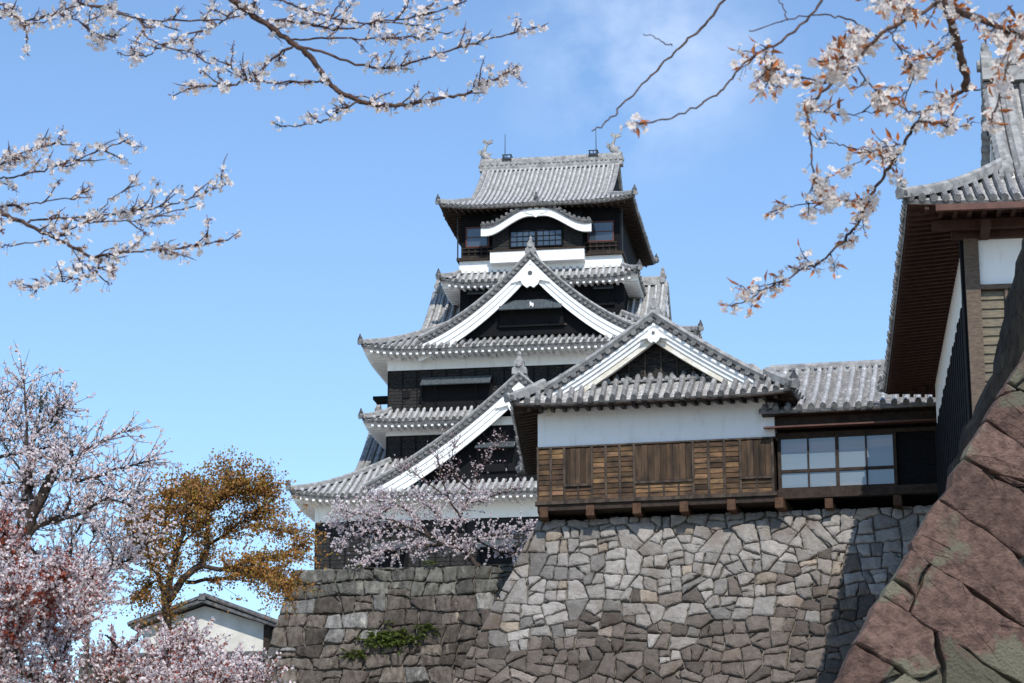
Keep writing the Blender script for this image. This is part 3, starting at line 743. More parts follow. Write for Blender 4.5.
shut = [(.92, 1.87, .62), (3.32, 5.33, .62), (6.92, 7.98, .62)]
posts = [.0, .45, .92, 1.87, 2.35, 2.83, 3.32, 5.33, 5.85, 6.38, 6.92, 8.0]
pl = MB(); bt = MB()
for a, b in zip(posts, posts[1:]):
    sh = [s_ for s_ in shut if abs(s_[0] - a) < .01]
    if sh:
        planks(pl, a + .03, b - .03, .12, .58, 3)
        k = 2 if b - a < 1.2 else 4
        for i in range(1, k): x = lerp(a, b, i / k); bt.box((x - .03, -.055, .12), (x + .03, -.036, .57))
        n = 5 if b - a < 1.2 else 9; vp = TM(); vp.box((a + .03, .0, .67), (b - .03, .04, 1.91), (.3, .3, .3))
        for i in range(n):
            v = rp_.uniform(.45, 1.1); vp.box((lerp(a + .04, b - .04, i / n), -.02 - .01 * (i % 2), .68), (lerp(a + .04, b - .04, (i + 1) / n) - .012, .05, 1.9), (v, v * .95, v * .9))
        vp.build('shutter', VPLANK, core)
        bt.box((a - .02, -.09, .575), (b + .02, -.03, .66))
    else: planks(pl, a + .03, b - .03, .12, 1.92, 10)
for x in posts: bt.box((x - .04 if x else -.03, -.07, .1), (x + .04, 0, 1.94))
pl.build('lapped_plank', PLANK, core); bt.build('batten', BATTEN, core);
for i in range(6):
    x = .06 + i * 1.595; m = MB(); m.box((x, -.06, -.44), (x + .28, 1.6, -.09)); m.build('beam_end', BEAM, tur)
# roof
rt, Ht = skirt(-.88, 8.97, -1.1, 10.1, 3.30, 1.9, 1.45, 1.1, .385, lift=.10, white=False, R=.10, Lc=2.2, tile=TILE_N, root=tur, rafter=.40, drop=.16, rise_s=.16, hlen=1.25)
gt, zt = gable(tur, V((4.1, -.42, 0)), FY, 9.6, 3.75, 6.35, 3.95, .14, .385, .10, TILE_N, RIDGE, PLASTER, .42, .26, BOARD, .75, .5, ridge_h=.32, oni_h=.62, inner=(.22, CREAM), floor=3.9, gg=.36)
m = MB()
for x in np.arange(1.5, 6.8, .55): m.box((x - .03, .28, 3.95), (x + .03, .34, zt(x - 4.1) - .55))
m.box((1.0, .29, 4.02), (7.2, .36, 4.14)); m.build('gable_batten', BATTEN, gt)
m = MB(); n = 26
for i in range(n): x = .95 + 6.3 * i / (n - 1); m.disc(V((x, .0, 4.22)), FY, .07, .12, 8)
m.box((.9, .02, 4.12), (7.3, .2, 4.2)); m.build('flashing_tile', RIDGE, rt)
MB = _MB

# ---------------------------------------------------------------- connecting gallery with windows
gal = thing('connecting_gallery', 'low dark gallery with sliding glass windows joining turret to the brown eaved building', 'gallery', QO, -QA)
m = MB(); m.box((8.14, .36, -.04), (16.5, 6.5, 2.65)); m.build('wall', BLACK, gal)
m = MB(); m.box((8.1, .16, -.10), (16.5, .42, .2)); m.box((8.1, .2, 2.0), (16.5, .40, 2.14)); m.build('sill_beam', DWOOD, gal)
m = MB(); m.obox(V((7.75, -.42, 2.2)), V((7.0, 0, 0)), V((0, .85, .1)), V((0, 0, .05))); m.build('pent_board', COPPER, gal)
m = MB(); m.box((7.8, .1, 2.34), (16.5, .3, 2.66)); m.build('upper_wall', DWOOD, gal)
ww = [8.2, 9.16, 10.12, 11.08, 12.02]
for i in range(4):
    for z0, z1 in ((.27, .78), (.88, 1.94)):
        x0, x1 = ww[i] + (.05 if i % 2 == 0 else .02), ww[i + 1] - (.02 if i % 2 == 0 else .05)
        m = MB(); m.box((x0, .26, z0), (x1, .3, z1)); o = m.build('window', BLIND_REFL, gal)
m = MB()
for i, x in enumerate(ww): r = .055 if i % 2 == 0 else .028; m.box((x - r, .2, .2), (x + r, .34, 2.0))
for z0, z1 in ((.2, .27), (.78, .88), (1.94, 2.0)): m.box((8.2, .205, z0), (12.02, .335, z1))
m.build('window_frame', DWOOD, gal)
m = MB()
for x in np.arange(12.15, 16, .45): m.box((x, .32, .2), (x + .06, .37, 2.0))
clapboard(m, 12.1, 16.4, .35, .2, 2.0, 8, .03); m.build('dark_panel', BLACK, gal)
for x in (9.66, 11.9):
    m = MB(); m.box((x, .2, -.46), (x + .26, 1.6, -.12)); m.build('beam_end', BEAM, gal)
m = MB(); ge = MB()
zg = lambda t: 2.15 * g(t / 3.9, .2)
tile_slope(m, lambda s_, t: V((7.6 + s_, -.45 + t, 2.83 + zg(t))), lambda q: 4.2, 0, 9, .385, .10, 6, ends=ge)
tile_slope(m, lambda s_, t: V((16.6 - s_, 7.65 - t, 2.98 + zg(t))), lambda q: 3.9, 0, 9, .385, .10, 4)
gr_ = m.build('roof', TILE_N, gal); ge.build('eave_tile_end', ENDT, gr_)
m = MB(); m.sweep([V((7.6, 3.75, 5.1)), V((16.6, 3.75, 5.1))], [(-.18, -.1), (-.16, .22), (-.07, .32), (.07, .32), (.16, .22), (.18, -.1)])
for i in range(40): m.disc(V((7.7 + i * .222, 3.52, 5.22)), FY, .06, .08, 8)
m.build('ridge', RIDGE, gr_)
m = MB(); m.box((7.7, -.38, 2.66), (16.6, 3.0, 2.74)); m.build('soffit', DWOOD, gr_)

# ---------------------------------------------------------------- right-hand building
RO, RA = V((9.84, 57.09, 17.52)), math.radians(7.0)
rb = thing('storehouse_building', 'tall building with deep brown raftered eaves and black plank side, above the reddish rampart', 'building', RO, -RA)
m = MB(); m.box((1.6, 1.55, 1.3), (16, 18.6, 3.3)); m.build('plaster_wall', PLASTER, rb)
m = MB(); m.box((1.64, 1.6, -5), (16, 18.5, 1.3)); m.build('lower_wall', DWOOD, rb)
m = MB()                                   # black weatherboards on the shaded left wall
n = 40
for i in range(n):
    y0, y1 = lerp(2.1, 18.5, i / n), lerp(2.1, 18.5, (i + 1) / n)
    m.box((1.50 + .02 * (i % 2), y0, -5), (1.63, y1 - .02, 1.36 + .05 * ((i * 7) % 3)))
m.build('black_cladding', BLACK, rb)
m = MB(); m.box((1.5, 1.42, -5), (1.86, 1.62, 3.1)); m.build('corner_post', GREYWOOD, rb)
m = MB(); m.box((1.42, 1.64, -5), (1.6, 2.05, 3.2)); m.build('side_post', BLACK, rb)
m = MB(); m.box((1.86, 1.44, 1.24), (16, 1.6, 1.36)); 
for x in np.arange(2.46, 16, .62): m.box((x, 1.46, -5), (x + .08, 1.6, 1.24))
m.build('rail', GREYWOOD, rb)
m = MB(); clapboard(m, 1.86, 16, 1.59, -4.9, 1.22, 26, .05); m.build('plank_wall', mat('pale_plank', (.19, .155, .105), (.11, .10, .08), 4, .8, .3, 14, stretch=(1, 1, 6)), rb)
zR = lambda t: 5.3 * g(t / 6.0, .5)
HR = Hip(0, 18, 0, 20, 3.17, 3.0, zR, .10, 3)
m = MB(); e = MB(); HR.tiles(m, .29, .085, ext={0: (6.0, 2.9)}, nseg=8, ends=e); rr = m.build('roof', TILE_N, rb); e.build('eave_tile_end', ENDT, rr)
HR.hips(rr, RIDGE, DARKTILE, .13, .22, oh=.42)
m = MB(); m2 = MB(); HR.eaves(m, 1.62, .16, .12, rafter=.36, rw=.055, rh=.11, inset=.1, mr=m2); m.build('soffit', SOFFW, rr); m2.build('rafter', SOFFW, rr)
m = MB(); m.box((.7, .95, 2.72), (17, 1.15, 2.95)); m.box((1.2, 1.38, 2.58), (17, 1.58, 2.9)); m.build('eave_beam', SOFFW, rr)
for x in np.arange(1.9, 16, 2.0): m = MB(); m.box((x, .5, 2.55), (x + .22, 1.5, 2.78)); m.build('eave_bracket', SOFFW, rr)
m = MB(); m.box((.75, -.07, 2.88), (17, .05, 3.04)); m.build('gutter', COPPER, rr)
# upper gable of that roof
m = MB()
vz = lambda y: 3.17 + zR(y)
pts = [V((2.75, y, vz(y) + .1)) for y in np.linspace(2.2, 6.0, 10)]
ptsb = [V((2.75, 12 - p.y, p.z)) for p in pts[-2::-1]]
full = pts + ptsb
for dx, r in ((0, .2), (.45, .16)):
    m.sweep([p + X_ * dx for p in full], [(r * math.cos(a), r * math.sin(a)) for a in [PI * i / 3 for i in range(6)]], side=X_)
for i in range(30):
    t = i / 29 * (len(full) - 1); k = min(int(t), len(full) - 2); p = full[k].lerp(full[k + 1], t - k)
    m.disc(p + V((-.22, 0, -.14)), X_, .1, .2, 8)
m.build('verge', RIDGE, rr)
m = MB(); m.loft([[p + V((.02, 0, -.15)), p + V((.02, 0, -.72)), p + V((.2, 0, -.72)), p + V((.2, 0, -.15))] for p in full]); m.build('bargeboard', PLASTER, rr)
m = MB(); m.prism([V((3.2, p.y, p.z - .25)) for p in full] + [V((3.2, 9.6, 4.6)), V((3.2, 2.4, 4.6))], X_ * .2); m.build('gable_wall', PLASTER, rr)
m = MB(); m.box((2.5, 4.6, 6.6), (3.2, 4.72, 6.74)); m.box((2.5, 4.6, 6.5), (2.6, 4.72, 6.9)); m.build('iron_hook', IRON, rr)
tile_b = MB(); tile_slope(tile_b, lambda s_, t: V((18 - s_, 12 - t, vz(t))), lambda q: 6.0, 0, 15.1, .29, .085, 8, ends=False, tmin=1.5); tile_b.build('back_roof_slope', TILE_N, rr)
m = MB(); m.sweep([V((2.6, 6, 8.6)), V((17, 6, 8.6))], [(-.26, -.1), (-.22, .45), (-.1, .6), (.1, .6), (.22, .45), (.26, -.1)]); m.build('ridge', RIDGE, rr)
m = MB(); oni(m, V((2.55, 6, 8.5)), V((-1, 0, 0)), 1.1); m.build('ridge_end_ornament', RIDGE, rr)
m = MB(); m.loft([[V((-1.2, -.6, -13.4)), V((18, -.6, -13.4)), V((18, 21, -13.4)), V((-1.2, 21, -13.4))], [V((1.7, 1.7, -4.6)), V((17, 1.7, -4.6)), V((17, 18.4, -4.6)), V((1.7, 18.4, -4.6))]])
m.build('stone_footing', MORTAR, rb)

# ---------------------------------------------------------------- near reddish stone rampart, right
nr = thing('stone_rampart', 'nearest, steeply sloping rampart of huge reddish brown stones with green grey lichen', 'stone wall', (0, 0, 0))
ra, rc = V((3.70, 28, 5.06)), V((6.17, 28.9, 8.95))
e2 = (rc - ra).normalized(); e1 = V((e2.z * .93, .10, -e2.x * .93)); e1 = (e1 - e2 * e1.dot(e2)).normalized(); nn_ = e1.cross(e2)
if nn_.y > 0: nn_ = -nn_
Mr = lambda x, y, d: ra + e1 * x + e2 * y + nn_ * d
def col_red(x, y, r, sm):
    v = r.uniform(.085, .145) * (.7 if sm else 1); return (v * 1.10, v * .71, v * .58)
ms = MB(); q_ = random.Random(21); lay_stones(ms, cells_course(ccw([(0, -7), (9, -7), (9, 12), (.0, 12)]), 1.35, .64, q_, .22, .14, .75, .16), Mr, q_, .016, .09, col_red, .06, 1.1, .022, rough=.020, corner=.07)
ms.build('stone_facing', REDST, nr)
m = MB(); q = [(.12, -7.5), (9, -7.5), (9, 12), (.12, 12)]
m.prism([Mr(a, b, -.06) for a, b in q], V((1.6, 6, 0)) * 1.0); m.build('wall_core', MORTAR, nr)

# ---------------------------------------------------------------- tree kit
def wander(pts, n, amp, rnd):
    """resample a polyline with a spline and small wobble"""
    P = [V(p) for p in pts]; out = []
    segs = len(P) - 1
    for i in range(n + 1):
        t = i / n * segs; k = min(int(t), segs - 1); u = t - k
        p0, p1, p2, p3 = P[max(k - 1, 0)], P[k], P[k + 1], P[min(k + 2, segs)]
        q = .5 * (2 * p1 + (p2 - p0) * u + (2 * p0 - 5 * p1 + 4 * p2 - p3) * u * u + (3 * p1 - p0 - 3 * p2 + p3) * u ** 3)
        out.append(q + V((rnd.gauss(0, amp), rnd.gauss(0, amp), rnd.gauss(0, amp))) * (0 < i < n))
    return out
def rvec(r): return V((r.gauss(0, 1), r.gauss(0, 1), r.gauss(0, 1))).normalized()
def flower(mb, p, nrm, r, rnd, tint=(1, .93, .94)):
    a = nrm.orthogonal().normalized(); b = nrm.cross(a); ph = rnd.random() * 6; v = rnd.uniform(.78, .93)
    c0 = (v * tint[0] * .9, v * tint[1] * .78, v * tint[2] * .72); c1 = (v * tint[0], v * tint[1], v * tint[2])
    ic = mb.vert(p, c0)
    for k in range(5):
        t = ph + 2 * PI * k / 5; d = a * math.cos(t) + b * math.sin(t); s = nrm.cross(d)
        rr_ = r * rnd.uniform(.85, 1.1)
        q = [mb.vert(p + d * rr_ * .62 + s * rr_ * .40 + nrm * rr_ * .28, c1), mb.vert(p + d * rr_ + s * rr_ * .14 + nrm * rr_ * .32, c1), mb.vert(p + d * rr_ * .93 + nrm * rr_ * .3, c1), mb.vert(p + d * rr_ - s * rr_ * .14 + nrm * rr_ * .32, c1), mb.vert(p + d * rr_ * .62 - s * rr_ * .40 + nrm * rr_ * .28, c1)]
        mb.f.append([ic] + q)
def leaf(mb, p, d, l, wd, rnd, c):
    s = d.cross(rvec(rnd)).normalized(); n_ = s.cross(d)
    k = rnd.uniform(.6, 1.25); c = tuple(x * k for x in c)
    i = [mb.vert(p, c), mb.vert(p + d * l * .45 + s * wd + n_ * l * .06, c), mb.vert(p + d * l - n_ * l * .15, c), mb.vert(p + d * l * .45 - s * wd + n_ * l * .06, c)]
    mb.f.append([i[0], i[1], i[2]]); mb.f.append([i[0], i[2], i[3]])
def spur(fl, lf, wd, p, rnd, nf, r, ped, tint, leafc, nl, ll, drop=.4):
    """one flowering spur: flowers on short stalks with young leaves"""
    for _ in range(nf):
        d = (rvec(rnd) + V((0, 0, -drop))).normalized(); q = p + d * ped * rnd.uniform(.5, 1.1)
        wd.tube([p, q], [r * .07, r * .05], 3)
        flower(fl, q, (d + rvec(rnd) * .6).normalized(), r * rnd.uniform(.75, 1.1), rnd, tint)
    for _ in range(nl):
        d = (rvec(rnd) + V((0, 0, .1))).normalized(); leaf(lf, p + d * ped * .15, d, ll * rnd.uniform(.5, 1.2), ll * rnd.uniform(.13, .2), rnd, leafc)

# ---------------------------------------------------------------- foreground cherry, left
def depth_line(pts, Y, rnd, dy=.5):
    y0 = Y + rnd.uniform(-dy, dy); sl_ = rnd.uniform(-dy, dy) / max(1, len(pts))
    return y0, sl_
def fg_tree(name, label, lines, Y, rnd, px_r, dens, r, ped, tint, leafc, nl, ll, nf, twig_len, trunk, sparse=(), up=.25):
    root = thing(name, label, 'cherry tree', (0, 0, 0))
    wd, fl, lf = MB(), MB(), MB(); ends = {}
    for li, (pts, r0, r1, *opt) in enumerate(lines):
        start = tuple(pts[0]); dd = None
        for key, (k, yy) in ends.items():
            if math.hypot(k[0] - start[0], k[1] - start[1]) < 7: dd = yy
        y0 = dd if dd is not None else Y + rnd.uniform(-.25, .25); sl_ = rnd.uniform(-.5, .5)
        P = []
        for i, (a, b) in enumerate(pts):
            yy = y0 + sl_ * (i / max(1, len(pts) - 1)); P.append(at(a, b, yy)); ends[(li, i)] = ((a, b), yy)
        n = max(8, len(pts) * 5); k = Y / FPX
        W = wander(P, n, .9 * k, rnd)
        rad = [lerp(r0, r1, i / n) * k * rnd.uniform(.9, 1.12) for i in range(n + 1)]
        wd.tube(W, rad, 7)
        dn = opt[0] if opt else dens; f0 = opt[1] if len(opt) > 1 else 0
        if dn <= 0: continue
        L = sum((b - a).length for a, b in zip(W, W[1:]))
        m_ = int(L / k / 13 * dn)
        for _ in range(m_):
            t = lerp(f0, 1, rnd.random()) * n; i = min(int(t), n - 1); p = W[i].lerp(W[i + 1], t - i); tg = (W[i + 1] - W[i]).normalized()
            if rnd.random() < .38:
                spur(fl, lf, wd, p + rvec(rnd) * k, rnd, rnd.randint(1, nf), r, ped, tint, leafc, nl if rnd.random() < .7 else 0, ll)
            else:
                d = (tg * 1.0 + rvec(rnd) * .75 + V((0, 0, up))).normalized(); l = twig_len * k * rnd.uniform(.25, 1.0)
                q = wander([p, p + d * l * .5 + rvec(rnd) * l * .08, p + d * l + V((0, 0, .1 * l))], 5, l * .02, rnd)
                wd.tube(q, [lerp(1.0, .45, j / 5) * k for j in range(6)], 5)
                for j in range(1 + int(l / k / 11)):
                    u = rnd.uniform(.3, 1.0) * 5; a = min(int(u), 4); s_ = q[a].lerp(q[a + 1], u - a)
                    spur(fl, lf, wd, s_, rnd, rnd.randint(1, nf), r, ped, tint, leafc, nl if rnd.random() < .65 else 0, ll)
                leaf(lf, q[-1], (q[-1] - q[-2]).normalized(), ll * .8, ll * .12, rnd, leafc)
    for tp, rads in trunk: wd.tube(wander(tp, 14, .01, rnd), [lerp(rads[0], rads[1], i / 14) for i in range(15)], 10)
    wd.build('branch_wood', FBARK, root, True); fl.build('blossom', PETAL, root)['kind'] = 'stuff'; lf.build('leaf', LEAF, root)['kind'] = 'stuff'
    return root
rL = random.Random(11)
left_lines = [
 ([(225, -8), (233, 0), (262, 21), (291, 42), (309, 56), (320, 73), (339, 91), (361, 102)], 3.6, 2.6, .5),
 ([(361, 102), (395, 105), (432, 100), (464, 94), (489, 81), (514, 71)], 2.4, .9, 2.6),
 ([(304, 48), (339, 58), (370, 67), (395, 66), (426, 58), (457, 48), (489, 39), (523, 30)], 1.6, .7, 1.5, .25),
 ([(267, 20), (301, 23), (340, 30), (380, 22), (420, 26), (445, 34)], 1.3, .6, 1.5),
 ([(291, 40), (330, 38), (376, 39), (400, 37), (430, 34)], 1.2, .6, 1.5, .2),
 ([(265, -4), (290, 4), (314, 12), (354, 22), (395, 20), (436, 12), (467, 0)], 1.2, .6, 1.6, .1),
 ([(293, 46), (273, 59), (257, 75), (239, 84), (225, 85), (197, 87), (173, 96)], 1.5, .7, 1.6),
 ([(361, 102), (342, 109), (326, 120), (304, 125), (279, 127)], 1.2, .6, 1.3, .15),
 ([(323, 83), (300, 82), (270, 83), (245, 78), (225, 60)], 1.2, .6, 1.8),
 ([(60, -6), (85, 4), (103, 9), (141, 19), (178, 21), (225, 19), (255, 12)], 1.5, .7, 1.3),
 ([(255, 2), (234, 12), (216, 26), (187, 35), (159, 49), (146, 55), (117, 53)], 1.2, .6, 1.4),
 ([(-6, 4), (12, 18), (30, 20), (60, 12), (90, 0)], 1.3, .7, 1.5),
 ([(-6, 22), (10, 14), (25, 30), (28, 40)], 1.0, .5, 1.0),
 ([(60, 12), (80, 22), (96, 34), (116, 38)], .9, .5, 1.6),
 ([(141, 19), (150, 40), (190, 52), (200, 58)], .9, .5, 1.0),
 ([(-8, 209), (0, 212), (28, 225), (56, 239), (80, 251), (101, 260)], 2.6, 1.5, .8),
 ([(28, 222), (47, 219), (94, 216), (136, 211), (173, 204), (200, 194), (222, 186)], 1.3, .6, 1.8, .1),
 ([(95, 257), (131, 252), (164, 249), (195, 246), (222, 241)], 1.3, .6, 2.6),
 ([(101, 260), (98, 268), (89, 276), (61, 281), (30, 291)], 1.1, .5, 1.7, .2),
 ([(-6, 179), (0, 178), (28, 174), (56, 166), (84, 157), (108, 147), (124, 140)], 1.2, .5, 2.4),
 ([(-6, 207), (28, 204), (66, 198), (90, 190)], 1.0, .5, 1.2),
 ([(-6, 247), (28, 243), (50, 240)], .9, .5, .9),
 ([(-6, 166), (15, 156), (40, 148), (62, 142)], 1.1, .5, 2.6),
 ([(56, 239), (80, 225), (110, 222), (150, 218), (185, 208)], .9, .5, 1.5),
 ([(94, 216), (110, 200), (125, 190)], .8, .4, 1.2),
]
fg_tree('cherry_tree', 'overhanging cherry boughs against open sky, fine white blossoms, hardly any leaves', left_lines, 9.2, rL, 1, 1.75, .0138, .034, (1, .94, .91), (.24, .075, .04), 3, .018, 4, 34,
    [([(-4.2, 7.2, 0), (-4.0, 7.6, 2.4), (-3.6, 8.4, 4.6), (-2.4, 8.9, 5.75), (-1.5, 9.2, 5.75), at(225, -8, 9.2)], (.19, .014)), ([(-4.2, 7.6, 1.2), (-3.4, 8.6, 2.4), at(-8, 209, 9.2)], (.07, .011)), ([(-4.0, 7.6, 2.4), (-3.9, 8.4, 4.6), (-3.0, 9.0, 6.0), (-2.2, 9.2, 6.1), at(60, -6, 9.2)], (.07, .007)), ([(-4.0, 7.6, 2.2), (-3.2, 8.6, 2.9), at(-6, 179, 9.2)], (.05, .006)), ([(-3.6, 8.2, 3.2), (-2.9, 8.8, 3.6), at(-6, 4, 9.2)], (.05, .006))])
rR = random.Random(23)
right_lines = [
 ([(936, -8), (948, 12), (957, 40), (963, 65), (967, 90)], 5.2, 4.0, .5),
 ([(945, 4), (985, 22), (1030, 42)], 4.2, 3.0, 1.2),
 ([(966, 90), (951, 97), (940, 104), (918, 121), (904, 145), (894, 159), (882, 179), (870, 196)], 2.4, 1.9, 1.0),
 ([(870, 196), (858, 222), (843, 241), (821, 261), (807, 268), (783, 280), (760, 292), (752, 299)], 1.8, .8, 1.5),
 ([(940, 2), (913, 17), (879, 36), (855, 63), (831, 84), (813, 102), (807, 113)], 2.2, 1.3, .8),
 ([(807, 113), (812, 145), (814, 174), (822, 190), (831, 200)], 1.1, .7, 1.3),
 ([(877, 36), (858, 24), (841, 17), (821, 15), (788, 20), (749, 31)], 1.1, .6, 0),
 ([(826, -4), (807, 19), (773, 46), (744, 63), (725, 87), (705, 101), (676, 116), (652, 121), (630, 124)], 1.4, .7, .35, .25),
 ([(727, -3), (705, 24), (684, 43), (667, 60), (647, 80), (623, 104), (609, 121), (592, 131)], 1.5, .7, 0),
 ([(672, 46), (655, 38), (643, 34)], .7, .4, 0),
 ([(855, 63), (870, 85), (889, 101), (915, 112), (935, 108)], 1.0, .6, 1.0),
 ([(889, 29), (899, 48), (913, 72), (905, 100), (912, 121)], .9, .6, .9),
 ([(870, 196), (850, 201), (821, 202), (797, 205), (776, 210)], .9, .6, 1.5, .1),
 ([(894, 159), (870, 152), (841, 145), (821, 140), (807, 128)], .9, .6, .9),
 ([(904, 145), (880, 148), (862, 160), (840, 170)], .8, .5, 1.3),
 ([(966, 90), (985, 88), (1000, 70), (1028, 60)], 1.0, .6, .9),
 ([(918, 121), (940, 124), (955, 128), (975, 122)], .9, .5, 1.0),
 ([(773, 46), (770, 75), (762, 88)], .8, .5, 1.5),
 ([(831, 84), (800, 78), (770, 78)], .8, .5, 1.2),
 ([(870, 36), (850, 45), (836, 66)], .8, .5, 2.4),
 ([(814, 110), (840, 114), (880, 112)], .8, .5, 1.2),
 ([(957, 40), (930, 60), (915, 70)], .8, .5, 1.6),
 ([(985, 22), (1000, 30), (1010, 50), (1000, 95), (990, 120)], .9, .5, 1.1),
 ([(788, 20), (782, 5), (776, -4)], .7, .5, 0),
 ([(913, 17), (893, 4), (880, -4)], .7, .5, 1.4),
]
fg_tree('cherry_tree', 'overhanging cherry boughs with white blossoms and orange leaves, beside the brown eaved building', right_lines, 7.2, rR, 1, 1.05, .0155, .036, (1, .935, .88), (.44, .15, .045), 1, .046, 4, 32,
    [([(3.6, 5.0, 0), (3.3, 5.6, 2.2), (2.6, 6.6, 4.9), (1.9, 7.1, 5.15), at(960, -50, 7.2), at(936, -8, 7.2)], (.2, .017)), ([(3.3, 5.6, 2.2), (2.5, 6.6, 3.6), at(1030, 42, 7.2)], (.08, .014)), ([(2.6, 6.6, 4.9), (1.6, 7.1, 5.1), at(850, -45, 7.2), at(826, -4, 7.2)], (.05, .005)), ([(2.6, 6.6, 4.9), (1.5, 7.1, 5.2), at(760, -55, 7.2), at(727, -3, 7.2)], (.05, .005)), ([(2.5, 6.6, 3.6), (2.0, 7.0, 3.5), at(1028, 60, 7.2)], (.03, .004))], up=.0)

# ---------------------------------------------------------------- mid-distance trees
def petal_quad(mb, p, r, rnd, c):
    n_ = rvec(rnd); a = n_.orthogonal().normalized(); b = n_.cross(a); t = rnd.random() * 6; d = a * math.cos(t) + b * math.sin(t); s = n_.cross(d)
    i = [mb.vert(p + d * r, c), mb.vert(p + s * r * .8, c), mb.vert(p - d * r, c), mb.vert(p - s * r * .8 + n_ * r * .3, c)]
    mb.f.append(i)
def sprays(wd, fl, lf, starts, rnd, n, lmin, lmax, rad, per_m, r, tintf, leafp, leafc, up, spread, wr):
    """flowering shoots springing from limb points"""
    for _ in range(n):
        p, dirn = rnd.choice(starts); d = (dirn * .6 + rvec(rnd) * spread + V((0, 0, up))).normalized(); l = rnd.uniform(lmin, lmax)
        q = [p]; cur = p.copy()
        for j in range(5):
            d = (d + rvec(rnd) * .22 + V((0, 0, .05))).normalized(); cur = cur + d * l / 5; q.append(cur.copy())
        wd.tube(q, [lerp(wr, wr * .35, j / 5) for j in range(6)], 4)
        for w_ in range(max(1, int(per_m * l))):
            if w_ % 5 == 0: u = rnd.uniform(.12, 1.0) * 5; k = min(int(u), 4); cl_ = q[k].lerp(q[k + 1], u - k) + rvec(rnd) * rad * rnd.random()
            s_ = cl_ + rvec(rnd) * rad * .62 * rnd.random()
            if rnd.random() < leafp:
                leaf(lf, s_, rvec(rnd), r * 2.0, r * .6, rnd, leafc)
            else: petal_quad(fl, s_, r * rnd.uniform(.6, 1.2), rnd, tintf(rnd))
def limbs(wd, lines, Y, rnd, dy, k0=1.):
    st = []; ends = {}
    for li, (pts, r0, r1) in enumerate(lines):
        dd = None
        for (k, yy) in ends.values():
            if math.hypot(k[0] - pts[0][0], k[1] - pts[0][1]) < 4: dd = yy
        y0 = dd if dd is not None else Y; y1 = y0 + rnd.uniform(-dy, dy); P = []
        for i, (a, b) in enumerate(pts):
            yy = lerp(y0, y1, i / (len(pts) - 1)); P.append(at(a, b, yy)); ends[(li, i)] = ((a, b), yy)
        n = max(6, 4 * len(pts)); W = wander(P, n, .6 * Y / FPX, rnd); k = Y / FPX
        wd.tube(W, [lerp(r0, r1, i / n) * k for i in range(n + 1)], 7, None, .08)
        for i in range(n // 4, n): st.append((W[i], (W[i + 1] - W[i]).normalized()))
        st.append((W[-1], (W[-1] - W[-2]).normalized())); st.append((W[-1], (W[-1] - W[-2]).normalized()))
    return st
def pink(base, var=.12):
    def f_(r):
        k = r.uniform(1 - var * 2, 1 + var * .6); s_ = r.uniform(.9, 1.06); return (min(.92, base[0] * k), base[1] * k * s_, base[2] * k * s_)
    return f_
# tall pale cherry at the left edge
r1 = random.Random(31)
ct = thing('cherry_tree', 'tallest standing cherry, pale pink and airy with dark limbs, beside the orange brown tree', 'cherry tree')
wd, fl, lf = MB(), MB(), MB()
gz = ground_z(0, 56)
L1 = [([(-45, 900), (-25, 760), (-10, 690), (0, 640), (12, 590), (22, 545), (35, 510), (55, 470)], 12, 5),
 ([(18, 560), (20, 530), (26, 500), (29, 472)], 4, 2.5), ([(22, 545), (40, 525), (62, 515), (70, 500)], 3.5, 1.5),
 ([(33, 510), (31, 480), (27, 450), (27, 420), (24, 384)], 2.6, .8), ([(27, 455), (40, 430), (52, 420), (60, 408)], 1.4, .6),
 ([(-5, 458), (10, 455), (30, 453), (48, 448), (58, 452)], 2, .8), ([(-5, 484), (15, 482), (27, 480)], 1.8, 1), ([(-8, 490), (8, 498), (20, 508)], 2.2, 1.6),
 ([(48, 478), (70, 480), (95, 478), (120, 468), (146, 462)], 2.2, .7), ([(70, 480), (80, 455), (95, 445), (125, 432)], 1.5, .5), ([(65, 478), (72, 460), (73, 450)], 1.4, .7),
 ([(40, 525), (60, 520), (85, 512), (105, 500), (130, 505)], 2.2, .7), ([(55, 470), (58, 462), (60, 466)], 3.5, 2.4),
 ([(24, 545), (45, 560), (70, 555)], 3.4, 1.4), ([(5, 600), (40, 580), (66, 572), (72, 540), (85, 515)], 3, 1.0),
 ([(85, 690), (88, 620), (96, 585), (112, 565), (130, 548), (142, 535)], 3, .9), ([(90, 610), (86, 580), (88, 555), (95, 530)], 1.8, .7), ([(92, 600), (104, 580), (112, 560), (110, 535)], 1.8, .7),
 ([(27, 420), (15, 425), (5, 405), (3, 392)], 1.0, .5), ([(27, 435), (10, 440), (-5, 432)], 1.0, .5), ([(95, 478), (115, 490), (138, 492)], 1.2, .5), ([(112, 565), (128, 560), (145, 545)], 1, .5)]
st = limbs(wd, L1, 55, r1, 1.6)
sprays(wd, fl, lf, st, r1, 980, .35, 1.15, .06, 37, .036, pink((.95, .86, .86), .10), .06, (.25, .09, .05), .22, .75, .012)
wd.build('trunk', BARK, ct, True); fl.build('blossom', PETAL, ct); lf.build('leaf', LEAF, ct)
